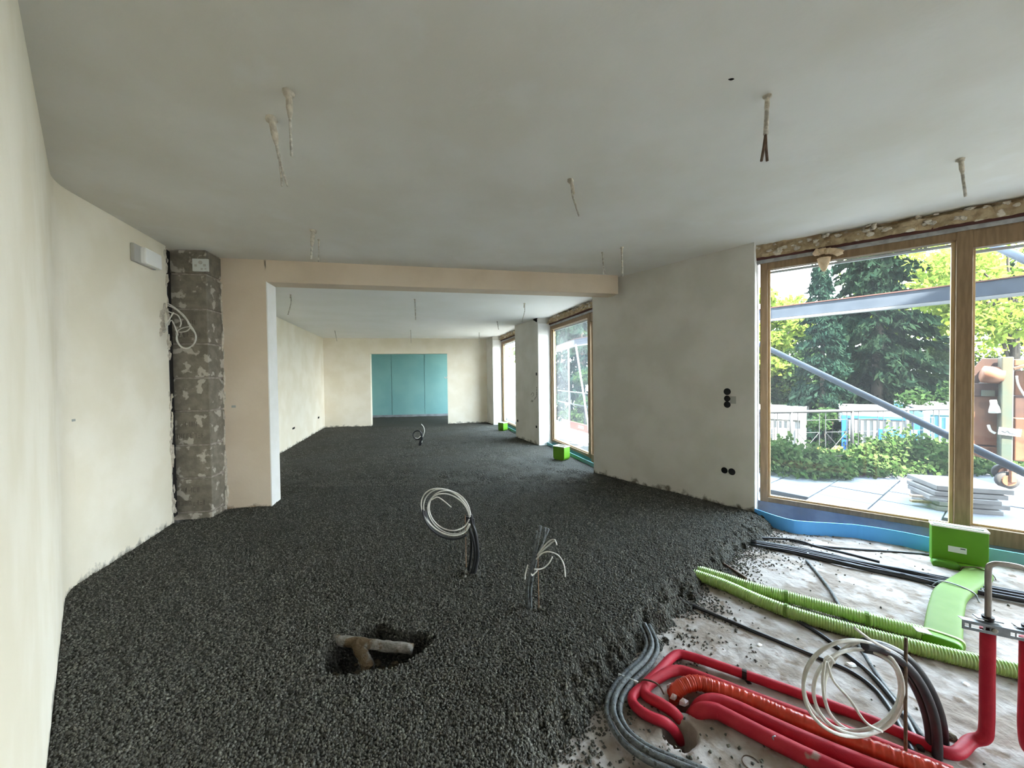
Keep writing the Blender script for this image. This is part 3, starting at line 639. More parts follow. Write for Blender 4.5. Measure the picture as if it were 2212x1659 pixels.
ceiling_cable(2075, 343, 2086, 425, ZC, 'pale cable hanging down to the insulation above the big window', 0.9, r_=.008)
ceiling_cable(676, 497, 672, 560, ZC, 'thick plastered cable stub hanging just before the ceiling beam', 1.3, r_=.009)
ceiling_cable(689, 517, 688, 566, ZC, 'thin hooked wire beside the thick stub just before the ceiling beam', 0.5)
ceiling_cable(1343, 534, 1345, 597, ZC, 'long whitish cable stub in the corner of beam and grey pier', 0.8, r_=.009)
ceiling_cable(1301, 545, 1305, 592, ZC, 'short forked cable stub hanging before the beam end at the grey pier', 0.5, fork=True)
ceiling_cable(628, 636, 622, 680, ZF, 'thin wire in the far room ceiling near its bright long wall', 0.5, bend=.02)
ceiling_cable(896, 646, 898, 691, ZF, 'straight dark cable in the far room ceiling above the cable ring', 0.6, r_=.008)
ceiling_cable(1133, 655, 1127, 696, ZF, 'curved white-tipped cable in the far room ceiling before the middle window', 0.7, bend=.02)
ceiling_cable(723, 714, 728, 737, ZF, 'short slanting wire in the far room ceiling near the corner with the bright long wall', 0.4)
ceiling_cable(887, 713, 888, 741, ZF, 'thin wire in the far room ceiling in line with the green wall opening', 0.4)
ceiling_cable(1074, 694, 1077, 712, ZF, 'short dark stub in the far room ceiling beside the far window header', 0.5, r_=.009)
ceiling_cable(1035, 718, 1035, 744, ZF, 'thin wire with a thick white end in the far room ceiling', 0.3, r_=.01)
# small plaster nick in the ceiling
c = P(1580, 171, ZC); tag(MB().blob(c, .014, .006, .004, 8, 5, .2, 3).build('ceiling_nick', M['gap']), 'small dark nick in the grey ceiling beside the brown forked cable', 'hole')

# ------------------------------------------------------------------ left wall: emergency light, pillar box, cable loops, socket marks
pa = along(A, B, 0.13)
def wallbox(name, us, vs_, a_, b_, depth, m, parent=None, bev=0.006, lift=0.0):
    c0 = W(us[0], (vs_[0] + vs_[1]) / 2, a_, b_); c1 = W(us[1], (vs_[0] + vs_[1]) / 2, a_, b_)
    um = (us[0] + us[1]) / 2; zt = W(um, vs_[0], a_, b_).z; zb = W(um, vs_[1], a_, b_).z
    x = (c1 - c0); x.z = 0; L = x.length; x.normalize(); n = Vector((x.y, -x.x, 0))
    if n.dot(CAM - c0) < 0: n = -n
    c = (c0 + c1) / 2; c.z = (zt + zb) / 2
    o = MB().box(c + n * (depth / 2 + lift), x, n, UP, L, depth, zt - zb).build(name, m, bevel=bev)
    if parent: adopt(parent, o)
    return o, c, n, x, L, zt - zb
r0 = W(300, 553, A, B)
root = thing('emergency_light', r0, 'white plastic box light high on the cream wall beside the block pillar', 'light')
wallbox('base', (281, 329), (536, 573), A, B, 0.03, M['grey_p'], root)
wallbox('cover', (295, 331), (542, 575), A, B, 0.06, M['white_p'], root, 0.012, 0.01)
root = thing('junction_box', W(434, 575, PL[0], PL[1]), 'grey white junction plate with knockouts at the top of the block pillar', 'box')
o, c, n, x, L, H_ = wallbox('plate', (418, 452), (560, 587), PL[0], PL[1], 0.02, M['sticker'], root, 0.003)
for fx, fz, s_ in ((-.28, -.05, .022), (.28, -.02, .024), (.1, -.32, .018), (.34, -.3, .014)):
    o = MB().box(c + x * fx * L + UP * fz * H_ + n * .021, x, n, UP, s_, .004, s_).build('knockout', M['grey_p']); adopt(root, o)
o = MB().lathe(c + n * .02 + UP * H_ * .2 + x * L * .02, n, [(.018, 0), (.018, .004)], 14).build('knockout', M['grey_p']); adopt(root, o)
# white cable loops out of the slot
def pxtube(pts, y, r_, m, seg=7, sub=5, closed=False): return MB().tube([V(u, v, yy) for (u, v), yy in zip(pts, y if isinstance(y, (list, tuple)) else [y] * len(pts))], r_, seg, sub=sub, closed=closed)
root = thing('cable_loops', V(366, 700, 3.78), 'white cable loops hanging from the slot beside the block pillar', 'cable')
yw = 3.74
loops = [[(362, 655), (378, 665), (398, 682), (411, 702), (418, 712), (424, 728), (418, 744), (403, 752), (388, 745), (382, 728), (384, 715), (396, 708), (411, 706), (404, 715), (388, 718)],
         [(362, 660), (380, 668), (402, 690), (412, 708), (422, 722), (420, 740), (406, 753), (391, 749), (381, 734), (383, 718)],
         [(360, 672), (372, 676), (385, 682), (391, 697), (388, 707)],
         [(372, 678), (366, 692), (362, 703), (371, 692), (381, 714), (384, 724)],
         [(375, 675), (366, 690), (360, 700), (361, 712), (352, 716)]]
for i, l in enumerate(loops):
    o = pxtube(l, [yw - .01 * i + 0.01 * math.sin(k * 1.3) for k in range(len(l))], .0055, M['white_c']).build('cable', M['white_c'], smooth=True); adopt(root, o)
mb = MB()
for q in range(14): mb.blob(W(R.uniform(346, 356), R.uniform(660, 722), A, B), .012, .02, .03, 7, 5, .35, q)
mb.build('broken_plaster', M['lump'], wall_left)

def hole_round(u, v, r_, a_, b_, label, group=None, inner=None):
    c = W(u, v, a_, b_); n = v3(perp(a_, b_))
    if n.dot(CAM - c) < 0: n = -n
    root = thing('socket_box', c, label, 'socket box', group)
    o = MB().lathe(c - n * .03, n, [(r_, 0), (r_, .032), (r_ * .97, .0335)], 18).build('cup', M['hole'], smooth=False); adopt(root, o)
    k = MB(); pts = []
    for q in range(18): a_r = q / 18 * 6.283; x = n.cross(UP); pts.append(c + (x * math.cos(a_r) + UP * math.sin(a_r)) * r_ + n * .003)
    k.tube(pts, .003, 5, closed=True, sub=1); o = k.build('rim', M['gap']); adopt(root, o)
    return root
y1 = 4.1
hole_round(1571, 846, .034, p1f, p1n, 'uppermost of three black round socket boxes beside a grey filler patch')
hole_round(1571, 861, .030, p1f, p1n, 'middle of three black round socket boxes beside a grey filler patch')
hole_round(1571, 874, .032, p1f, p1n, 'lowest of three black round socket boxes beside a grey filler patch')
hole_round(1565, 1016, .031, p1f, p1n, 'low black socket box farther from the big window on the grey pier')
hole_round(1581, 1019, .033, p1f, p1n, 'low black socket box closer to the big window on the grey pier')
wallbox('filler_patch', (1577, 1590), (856, 872), p1f, p1n, .0015, M['patch'], pier1, 0)
def slot(u, v, wpx, hpx, a_, b_, label, m='hole'):
    o, *_ = wallbox('socket_slot', (u - wpx / 2, u + wpx / 2), (v - hpx / 2, v + hpx / 2), a_, b_, .006, M[m], None, 0.001); tag(o, label, 'socket hole')
slot(1159, 808, 2.4, 6, p2f, p2n, 'upper black slot beside the bright jamb on the far pier')
slot(1159, 922, 2.6, 5, p2f, p2n, 'lower grey slot beside the bright jamb on the far pier', 'gap')
slot(1118.5, 909, 2.2, 5, p2f, p2n, 'low black slot on the far edge of the far pier')
slot(634, 925, 5, 4, FL0, FL1, 'larger socket hole low on the bright long wall of the far room', 'gap')
slot(688, 902, 3, 4, FL0, FL1, 'smaller socket hole low on the bright long wall near the back corner', 'gap')
slot(505, 878, 9, 5, F0, F1, 'faint old dowel mark on the tan wall beside the opening', 'patch')
slot(157, 908, 8, 5, A, B, 'faint dowel mark low on the cream wall before the pillar', 'patch')
# pencil scrawl on the far pier, and a row of drilled dashes
mk = MB()
def onp(u, v): return W(u, v, p2f, p2n) + v3((-0.92, -0.38)) * .002
mk.tube([onp(*q) for q in ((1147, 853), (1149, 850), (1151, 848), (1153, 851), (1152, 855), (1149, 857))], .003, 4)
mk.tube([onp(*q) for q in ((1154, 863), (1157, 859), (1159, 856), (1160, 850))], .004, 4)
mk.tube([onp(*q) for q in ((1147, 868), (1150, 864), (1149, 868), (1152, 865), (1150, 869))], .003, 4)
mk.build('pencil_mark', M['pencil'], pier2)
mk = MB()
for v_ in (836, 841, 846, 850): mk.tube([onp(1159.5, v_), onp(1159.5, v_ + 3)], .006, 5, sub=1)
mk.build('drill_mark', M['gap'], pier2)
# rough cut corner of the header recess on the far pier
mb = MB()
for q in range(9): mb.blob(W(R.uniform(1154, 1163), R.uniform(684, 693), p2f, p2n), .03, .03, .03, 7, 5, .3, q)
mb.build('broken_corner', M['gap'], pier2)
# hook of wire in the opening to the third room
c = W(963, 816, OA, OB); tag(pxtube([(967, 812), (963, 817), (960, 814)], 11.75, .012, M['white_c']).build('wire_hook', M['white_c']), 'small white wire hook in the opening before the green wall', 'wire')

# ------------------------------------------------------------------ cable bundles standing in the screed
# coil with white and black loops
y0 = 2.74; root = thing('cable_coil', P(1022, 1238), 'coiled white and black cables on black conduits rising from the screed', 'cable coil')
def ell(cx, cy, ax, by, rot, t0, t1, n): 
    out = []
    for i in range(n + 1):
        t = t0 + (t1 - t0) * i / n; x = ax * math.cos(t); y = by * math.sin(t); out.append((cx + x * math.cos(rot) - y * math.sin(rot), cy + x * math.sin(rot) + y * math.cos(rot)))
    return out
for i, (dx, dy, ax, by) in enumerate(((0, 0, 56, 44), (3, 4, 50, 38), (-3, 0, 60, 43), (5, -3, 47, 40))):
    e = ell(966 + dx, 1106 + dy, ax, by, .72, -.35, 5.6, 26)
    o = pxtube(e, [y0 - .02 * i + .015 * math.sin(k) for k in range(27)], .0045, M['white_c'], 7, 2).build('white_cable', M['white_c'], smooth=True); adopt(root, o)
o = pxtube([(932, 1080), (945, 1074), (960, 1083), (975, 1096)], y0 - .06, .004, M['white_c']).build('white_cable', M['white_c'], smooth=True); adopt(root, o)
for i, (ax, by) in enumerate(((60, 50), (57, 47), (55, 44))):
    e = ell(969 + i, 1110 + 2 * i, ax, by, .72, .15, 2.5, 14)
    o = pxtube(e, y0 - .07 + .04 * i, .007, M['black'], 7, 2).build('black_cable', M['black'], smooth=True); adopt(root, o)
for pts, rr in (([(1018, 1240), (1026, 1205), (1024, 1170), (1014, 1140), (1012, 1116)], .012), ([(1025, 1238), (1032, 1200), (1028, 1155), (1020, 1130), (1018, 1113)], .012), ([(1012, 1232), (1018, 1190), (1016, 1150), (1007, 1116)], .010), ([(1021, 1238), (1030, 1195), (1025, 1150), (1022, 1120)], .009)):
    o = pxtube(pts, y0 + R.uniform(-.015, .015), rr, M['black']).build('conduit', M['black'], smooth=True); adopt(root, o)
o = MB().tube([V(1007, 1225, y0 - .02), V(1005, 1112, y0 - .02)], .003, 6, sub=1).build('rod', M['copper']); adopt(root, o)
mb = MB()
for q in range(12): mb.blob(P(R.uniform(1002, 1034), R.uniform(1234, 1246)), .016, .016, .012, 7, 5, .35, q)
o = mb.build('cement_clump', M['granule']); adopt(root, o); o['kind'] = 'stuff'
# upright bunch with curling white wires
y0 = 2.34; root = thing('cable_bunch', P(1142, 1312), 'upright bunch of black conduits with white wires curling out of the screed', 'cable bunch')
for pts, rr in (([(1140, 1314), (1137, 1280), (1147, 1235), (1158, 1185), (1167, 1136)], .011), ([(1145, 1314), (1142, 1275), (1152, 1225), (1168, 1180), (1184, 1142)], .011), ([(1143, 1314), (1140, 1270), (1150, 1215), (1156, 1170), (1160, 1147)], .009), ([(1147, 1312), (1147, 1268), (1158, 1210), (1174, 1165), (1177, 1140)], .009)):
    o = pxtube(pts, y0 + R.uniform(-.012, .012), rr, M['grey_c']).build('conduit', M['grey_c'], smooth=True); adopt(root, o)
for pts in ([(1160, 1200), (1175, 1180), (1188, 1168), (1198, 1166), (1203, 1178)], [(1162, 1198), (1180, 1182), (1193, 1171), (1200, 1169)], [(1158, 1208), (1170, 1196), (1186, 1192), (1206, 1200), (1218, 1220), (1221, 1246)], [(1193, 1202), (1186, 1216), (1172, 1228), (1154, 1230)], [(1161, 1232), (1150, 1243), (1148, 1240)], [(1140, 1220), (1135, 1240), (1134, 1252)]):
    o = pxtube(pts, [y0 - .02 - .015 * k for k in range(len(pts))], .0042, M['white_c']).build('white_wire', M['white_c'], smooth=True); adopt(root, o)
o = MB().tube([V(1164, 1312, y0 - .02), V(1162, 1200, y0 - .02)], .003, 6, sub=1).build('rod', M['copper']); adopt(root, o)
mb = MB()
for q in range(16): mb.blob(P(R.uniform(1125, 1180), R.uniform(1300, 1318), -.015), .016, .014, .012, 7, 5, .35, q + 60)
o = mb.build('cement_clump', M['granule']); adopt(root, o); o['kind'] = 'stuff'
# ring in the far room
y0 = 8.0; root = thing('cable_ring', P(906, 962), 'small dark cable ring with a pale wire standing on the far room screed', 'cable coil')
for i in range(3):
    o = pxtube(ell(901 + .6 * i, 939 + .4 * i, 8.6 + .5 * i, 9.4, .3, 0, 6.283, 16), y0 + .02 * i, .011, M['black'], 6, 1).build('black_cable', M['black'], smooth=True); adopt(root, o)
for pts in ([(906, 963), (907, 955), (909, 947), (911, 938)], [(908, 962), (911, 952), (912, 944), (910, 935)]):
    o = pxtube(pts, y0, .016, M['black']).build('conduit', M['black'], smooth=True); adopt(root, o)
for pts in ([(910, 916), (915, 922), (917, 931), (915, 939), (913, 944)], [(897, 946), (903, 947), (909, 942)], [(912, 952), (911, 956)]):
    o = pxtube(pts, y0 - .05, .008, M['white_c']).build('white_wire', M['white_c'], smooth=True); adopt(root, o)

# ------------------------------------------------------------------ old pipes in the pit
root = thing('old_pipe_tee', (HC[0], HC[1], -.12), 'cement-caked old pipe tee lying in the pit of the dark screed', 'pipe')
p0 = P(722, 1382, -.02); p1_ = P(890, 1402, -.02)
def rough_tube(a_, b_, r_, n=14, seg=12, amp=.12, seed=1):
    rg = random.Random(seed); mb = MB().tube([a_.lerp(b_, i / n) for i in range(n + 1)], r_, seg, sub=1); mb.v = [tuple(Vector(v) + Vector((rg.uniform(-1, 1), rg.uniform(-1, 1), rg.uniform(-1, 1))) * r_ * amp) for v in mb.v]; return mb
o = rough_tube(p0, p1_, .026, 16, 12, .13, 3).build('pipe', M['oldpipe'], smooth=True); adopt(root, o)
q0 = p0.lerp(p1_, .30); q1 = P(798, 1448, -.10)
o = rough_tube(q0, q1, .032, 8, 12, .18, 4).build('branch', M['oldpipe'], smooth=True); adopt(root, o)
mb = MB()
for i in range(90):
    a_ = R.uniform(0, 6.28); q = R.uniform(0, .95); mb.blob((HC[0] + .24 * q * math.cos(a_), HC[1] + .16 * q * math.sin(a_), -.165 + R.uniform(-.008, .012)), R.uniform(.008, .024), R.uniform(.008, .024), R.uniform(.006, .014), 6, 5, .35, i)
o = mb.build('pit_rubble', M['earth'], floor); o['kind'] = 'stuff'

# ------------------------------------------------------------------ pipes and ducts on the raw slab
def S(u, v, dz): return P(u, v, ZS + dz)
def run(pts, dz): return [S(u, v, (dz if not isinstance(dz, (list, tuple)) else dz[i])) for i, (u, v) in enumerate(pts)]
# green corrugated ducts
def duct(pts, r_, label, zs):
    c = spline(run(pts, zs), 24); L = [0]
    for a_, b_ in zip(c[:-1], c[1:]): L.append(L[-1] + (b_ - a_).length)
    n = int(L[-1] / .0024); ss = np.linspace(0, L[-1], n); arr = np.array(c); pp = np.stack([np.interp(ss, L, arr[:, k]) for k in range(3)], 1)
    rr = r_ * (1 + .075 * np.sign(np.sin(ss / .0125 * 6.283)) * np.abs(np.sin(ss / .0125 * 6.283)) ** .5)
    root = thing('corrugated_duct', S(*pts[0], 0), label, 'duct')
    o = MB().tube([Vector(q) for q in pp], list(rr), 14, sub=1).build('hose', M['duct'], smooth=True); adopt(root, o)
    return root, pp, ss
r1_, pp1, ss1 = duct([(1488, 1237), (1560, 1262), (1640, 1297), (1740, 1333), (1900, 1378), (2050, 1416), (2140, 1436), (2260, 1462)], .037, 'long green corrugated duct nearer the red pipes, running past the flat duct', .04)
r2_, pp2, ss2 = duct([(1500, 1230), (1560, 1248), (1620, 1268), (1740, 1300), (1860, 1333), (1930, 1352), (1995, 1368)], .036, 'shorter green corrugated duct ending at the flat duct connector', .039)
def ring(root, pp, f_, r_, m, wd=.018, nm='tape_ring'):
    i = int(f_ * (len(pp) - 4)); a_, b_ = Vector(pp[i]), Vector(pp[i + 3]); d = (b_ - a_).normalized(); o = MB().lathe(a_, d, [(r_, 0), (r_, wd)], 16).build(nm, m, smooth=False); adopt(root, o)
ring(r1_, pp1, .37, .0415, M['flat']); ring(r2_, pp2, .47, .0405, M['flat']); ring(r2_, pp2, .80, .0405, M['flat'])
# flat duct with its connector, from the floor up to the box
def flat_tube(path, w_, h_, upv, seg=20):
    vs_ = []; fs = []; n = len(path)
    for i, p in enumerate(path):
        t = (path[min(i + 1, n - 1)] - path[max(i - 1, 0)]).normalized(); u_ = upv[i]; sd_ = t.cross(u_).normalized(); u_ = sd_.cross(t)
        for k in range(seg):
            a_ = 6.283 * k / seg; cx = math.copysign(abs(math.cos(a_)) ** .45, math.cos(a_)); sy = math.copysign(abs(math.sin(a_)) ** .7, math.sin(a_)); vs_.append(p + sd_ * cx * w_ / 2 + u_ * sy * h_ / 2)
    for i in range(n - 1):
        for k in range(seg): l = (k + 1) % seg; fs.append((i * seg + k, i * seg + l, (i + 1) * seg + l, (i + 1) * seg + k))
    fs.append(tuple(range(seg))[::-1]); fs.append(tuple(range((n - 1) * seg, n * seg)))
    return MB().add(vs_, fs)
root = thing('flat_duct', S(2035, 1385, 0), 'light green flat oval duct bending up from the floor into the plenum box', 'duct')
bc = v3(off(a1, d1, 1.40)) - v3(n1) * .36; fc = bc - v3(n1) * .0435
qs = W(2098, 1226, (fc.x, fc.y), (fc.x + d1[0], fc.y + d1[1]))
fp = spline([S(2036, 1380, .03), S(2039, 1345, .032), S(2045, 1310, .035), S(2058, 1280, .04), qs - v3(n1) * .13 - UP * .01, qs - v3(n1) * .045], 6)
o = flat_tube(fp, .150, .052, [UP] * len(fp)).build('body', M['flat'], smooth=True); adopt(root, o)
cc = S(2034, 1386, .035); dd = (fp[0] - fp[3]).normalized(); sd_ = dd.cross(UP).normalized()
o = flat_tube([fp[0] - dd * .012, fp[0] + dd * .012], .168, .066, [UP] * 2).build('collar', M['duct'], smooth=True); adopt(root, o)
o = flat_tube([fp[0] + dd * .012, fp[0] + dd * .05, fp[0] + dd * .075], .150, .06, [UP] * 3).build('connector', M['gbox'], smooth=True); adopt(root, o)
o = flat_tube([fp[-2], fp[-1]], .158, .060, [UP] * 2).build('neck_ring', M['rebar'], smooth=True); adopt(root, o)
o = MB().box(S(1992, 1362, .075), (pp2[-1] - pp2[-20]) / np.linalg.norm(pp2[-1] - pp2[-20]), (0.4, .9, 0), UP, .06, .05, .004).build('tape_patch', M['sticker']); adopt(r2_, o)
# wire tie over the flat duct
i = 19; t = (fp[i + 1] - fp[i - 1]).normalized(); s_ = t.cross(UP).normalized()
tag(MB().tube([fp[i] - s_ * .13 - UP * .06, fp[i] - s_ * .08 + UP * .02, fp[i] + UP * .033, fp[i] + s_ * .08 + UP * .015, fp[i] + s_ * .10 - UP * .03, fp[i] + s_ * .15 - UP * .065], .004, 6).build('wire_tie', M['steel'], smooth=True), 'thin grey wire tied across the light green flat duct', 'wire')
i = 27; tag(MB().tube([fp[i] - s_ * .075 + UP * .012, fp[i] + UP * .033, fp[i] + s_ * .078 + UP * .012, fp[i] + s_ * .10 - UP * .05, fp[i] + s_ * .13 - UP * .09], .003, 6).build('wire_tie', M['rebar'], smooth=True), 'thin brown wire tied round the flat duct just below the plenum box', 'wire')
# plenum box under the big window
bx_, bn_ = v3(d1), v3(n1)
ct = W(2072, 1140, (bc.x, bc.y), (bc.x + d1[0], bc.y + d1[1])); zt = ct.z; cb = W(2072, 1232, (bc.x, bc.y), (bc.x + d1[0], bc.y + d1[1])); zb = cb.z
tl = W(2010, 1135, (bc.x, bc.y), (bc.x + d1[0], bc.y + d1[1])); tr = W(2133, 1150, (bc.x, bc.y), (bc.x + d1[0], bc.y + d1[1])); bw = (tr - tl).to_2d().length; bm = (tl + tr) / 2; bm.z = 0
def plenum(name, base, x, n, w_, th, z0, z1, label, sticker=True, stubs=True):
    root = thing(name, base + UP * z0, label, 'duct box')
    c = .05 * (w_ / .35); prof = [(-w_ / 2, z1), (-w_ / 2, z0 + c * 1.3), (-w_ / 2 + c * .35, z0 + c * .45), (-w_ / 2 + c, z0), (w_ / 2 - c, z0), (w_ / 2 - c * .35, z0 + c * .45), (w_ / 2, z0 + c * 1.3), (w_ / 2, z1)]
    k = len(prof); vs_ = [base + x * a_ + n * (th / 2 * s_) + UP * z for s_ in (-1, 1) for a_, z in prof]
    fs = [tuple(range(k)), tuple(range(k, 2 * k))[::-1]] + [(i, k + i, k + (i + 1) % k, (i + 1) % k) for i in range(k - 1)]
    inner = []                                     # open top: inner floor a little below the rim
    o = MB().add(vs_, fs).build('body', M['gbox'], bevel=.004); adopt(root, o)
    mb = MB()
    for s_ in (-1, 1):
        mb.box(base + n * s_ * (th / 2 - .004) + UP * (z1 + .004), x, n, UP, w_ + .008, .014, .014); mb.box(base + x * s_ * (w_ / 2 - .003) + UP * (z1 + .004), x, n, UP, .014, th - .006, .014)
    o = mb.build('rim', M['white_p'], bevel=.002); adopt(root, o)
    o = MB().box(base + UP * (z1 - .012), x, n, UP, w_ - .012, th - .02, .006).build('cover_film', M['sticker']); adopt(root, o)
    return root
root = plenum('plenum_box', bm, bx_, bn_, bw, .085, zb, zt, 'large green plastic air plenum box with white rim before the big window')
fc = bm - bn_ * .0435
sk = W(2068, 1188, (fc.x, fc.y), (fc.x + d1[0], fc.y + d1[1]))
o = MB().box(sk, bx_, bn_, UP, .095, .002, .045).build('sticker', M['sticker']); o['label'] = 'small white paper sticker'; adopt(root, o)
for dx, dz, w_ in ((.028, .012, .026),):
    o = MB().box(sk + bx_ * dx + UP * dz - bn_ * .0012, bx_, bn_, UP, w_, .001, .007).build('print', M['ink']); adopt(root, o)
for uu, mm, rr in ((2041, 'gdark', .075), (2096, 'gbox', .080)):
    q = W(uu, 1226 + (uu - 2041) * .14, (fc.x, fc.y), (fc.x + d1[0], fc.y + d1[1])); q.z = max(q.z, zb + .042)
    o = flat_tube([q + bn_ * .02, q - bn_ * .065], rr * 2, .075, [UP] * 2).build('spigot', M[mm], smooth=True); adopt(root, o)
# small boxes by the far windows
def small_box(u0, u1, vt, vb, y, label, xdir):
    c = P((u0 + u1) / 2, vb, 0); h_ = V((u0 + u1) / 2, vt, c.y).z; x = Vector((*xdir, 0)).normalized(); n = Vector((-x.y, x.x, 0))
    return plenum('air_outlet_box', c, x, n, px(u1 - u0, c.y) * 1.25, .16, .0, h_, label)
b_ = small_box(1201, 1225, 964, 992, 6.6, 'small green air outlet box with white top before the dusty middle window', (0.70, -0.71))
b_ = small_box(1080, 1093, 913, 930, 10.1, 'small green air outlet box with white top before the farthest window', (0.70, -0.71))

# black conduit bundle along the window
root = thing('conduit_bundle', S(1640, 1175, 0), 'flat bundle of black conduits running along the big window', 'conduits')
for k in range(7):
    f_ = k / 6; w_ = lambda q: R.uniform(-q, q); pts = [(1622, 1168 + 8 * f_ + w_(1.5)), (1700, 1180 + 11 * f_), (1780, 1196 + 12 * f_ + w_(2)), (1850, 1211 + 14 * f_ + w_(1.5)), (1950, 1230 + 17 * f_ + w_(2.5)), (2030, 1246 + 19 * f_), (2100, 1260 + 18 * f_), (2212, 1281 + 18 * f_), (2300, 1297 + 18 * f_)]
    o = MB().tube(run(pts, [.014 + .010 * (k % 2) + R.uniform(0, .008) for _ in pts]), .0115, 7).build('conduit', M['black'], smooth=True); adopt(root, o)
for u_, v_ in ((2112, 1270), (1745, 1198)):
    q = S(u_, v_, .02); o = MB().box(q, (.9, -.44, 0), (.44, .9, 0), UP, .012, .11 if u_ > 2000 else .02, .034).build('cable_tie', M['tie'], bevel=.004); adopt(root, o)
tag(MB().tube(run([(1628, 1161), (1665, 1163), (1705, 1165), (1735, 1171), (1762, 1180), (1830, 1196), (1900, 1214)], [.02, .02, .03, .035, .03, .03, .035]), .011, 7).build('conduit', M['black'], smooth=True), 'single black conduit waving over the flat bundle by the window', 'conduit')
tag(MB().tube(run([(1705, 1167), (1760, 1178), (1830, 1185), (1920, 1191), (2012, 1198)], .012), .009, 7).build('conduit', M['black'], smooth=True), 'lone black conduit lying between the flat bundle and the blue foam', 'conduit')
# single black cables on the slab
tag(MB().tube(run([(1470, 1297), (1520, 1318), (1600, 1352), (1700, 1393), (1770, 1422), (1830, 1447), (1880, 1480), (1915, 1520), (1950, 1580), (1975, 1630)], .012), .0105, 7).build('cable', M['black'], smooth=True), 'long black cable leaving the screed below the green ducts', 'cable')
tag(MB().tube(run([(1685, 1312), (1720, 1338), (1775, 1372), (1830, 1415), (1880, 1455), (1920, 1500), (1955, 1550), (1990, 1620)], .014), .0115, 7).build('cable', M['black'], smooth=True), 'black cable slipping from under the ducts behind the white coil', 'cable')
tag(MB().tube(run([(1742, 1211), (1765, 1238), (1790, 1270), (1815, 1312), (1835, 1360), (1870, 1420), (1910, 1480), (1950, 1530), (1998, 1600)], .010), .010, 7).build('cable', M['grey_c'], smooth=True), 'dark grey cable crossing under both green ducts from the window bundle', 'cable')
tag(MB().tube(run([(1548, 1208), (1575, 1226), (1612, 1250)], .008), .010, 6).build('iron_strip', M['rebar']), 'short dark iron strip sticking out of the screed behind the ducts', 'strip')
# grey conduits curving along the screed edge
root = thing('grey_conduits', S(1330, 1530, 0), 'three cement-smeared grey conduits curving along the screed edge', 'conduits')
base = [(1392, 1362), (1404, 1382), (1408, 1402), (1392, 1432), (1362, 1460), (1337, 1492), (1325, 1525), (1330, 1556), (1352, 1592), (1398, 1627), (1450, 1650), (1530, 1682)]
for k in range(3):
    cpts = spline([S(u, v, .026) for u, v in base], 3); o_ = (k - 1) * .027; q = []
    for i, p in enumerate(cpts):
        t = (cpts[min(i + 1, len(cpts) - 1)] - cpts[max(i - 1, 0)]).normalized(); q.append(p + Vector((t.y, -t.x, 0)) * o_ + UP * (.03 * max(0, 1 - i / 6) + (.01 if k == 1 else 0)))
    o = MB().tube(q, .0125, 8, sub=2).build('conduit', M['grey_c'], smooth=True); adopt(root, o)
q = S(1357, 1471, .02); o = MB().box(q, (.55, .83, 0), (-.83, .55, 0), UP, .01, .10, .036).build('cable_tie', M['tie'], bevel=.004); adopt(root, o)

# red insulated pipes
def pipe(name, pts, dz, r_, m, label, seg=14):
    root = thing(name, S(*pts[0], 0), label, 'pipe'); o = MB().tube(run(pts, dz), r_, seg, sub=6).build('insulation', m, smooth=True); adopt(root, o); return root
RX, RY = 1.86, 1.50
rA = thing('red_pipe', S(1465, 1415, 0), 'outer dark red insulated pipe bending round and rising to the steel bracket', 'pipe')
ra = run([(1470, 1600), (1458, 1580), (1438, 1562), (1398, 1545), (1372, 1525), (1366, 1506), (1385, 1486), (1418, 1455), (1446, 1425), (1462, 1414), (1480, 1415), (1530, 1430), (1620, 1461), (1720, 1496), (1820, 1533), (1900, 1564), (1990, 1603), (2060, 1628)], [-.10, -.04, .01] + [.022] * 15)
r1p = V(2134, 1345, RY); rb = Vector((r1p.x, RY, ZS))
ra += [Vector((rb.x - .05, rb.y + .012, ZS + .028)), Vector((rb.x - .012, rb.y, ZS + .055)), rb + UP * .11, rb + UP * .3, Vector((rb.x, rb.y, r1p.z - .025))]
o = MB().tube(ra, .0215, 14, sub=6).build('insulation', M['red'], smooth=True); adopt(rA, o)
rB = thing('red_pipe', S(1470, 1450, 0), 'inner dark red insulated pipe hugging the orange wrapped one', 'pipe')
o = MB().tube(run([(1482, 1592), (1474, 1565), (1456, 1540), (1430, 1522), (1404, 1508), (1392, 1496), (1400, 1480), (1430, 1460), (1452, 1450), (1475, 1449), (1530, 1468), (1620, 1502), (1720, 1540), (1830, 1581), (1930, 1620), (2060, 1672)], [-.12, -.05, .01] + [.024] * 13), .0235, 14, sub=6).build('insulation', M['red_d'], smooth=True); adopt(rB, o)
rC = thing('orange_pipe', S(1500, 1480, 0), 'bright orange-red wrapped pipe arching out of the floor hole', 'pipe')
cp = spline(run([(1449, 1512), (1462, 1492), (1480, 1480), (1505, 1475), (1534, 1482), (1586, 1500), (1648, 1525), (1711, 1552), (1794, 1584), (1900, 1624), (1990, 1657), (2090, 1692)], [-.05, .02, .045, .05, .045] + [.037] * 7), 30)
Lc = np.cumsum([0] + [(b_ - a_).length for a_, b_ in zip(cp[:-1], cp[1:])]); rr = .030 + .0035 * ((Lc / .028) % 1.0) + .0012 * np.array([R.uniform(-1, 1) for _ in cp])
o = MB().tube(cp, list(rr), 16, sub=1).build('wrap', M['orange_w'], smooth=True); adopt(rC, o)
rD = pipe('red_pipe', [(1500, 1545), (1510, 1528), (1526, 1517), (1550, 1515), (1586, 1527), (1648, 1556), (1711, 1585), (1794, 1621), (1900, 1664), (2000, 1702)], [-.08, .0, .025] + [.031] * 7, .030, M['red_d'], 'thick dark red pipe lying between the orange wrapped pipe and another thick one')
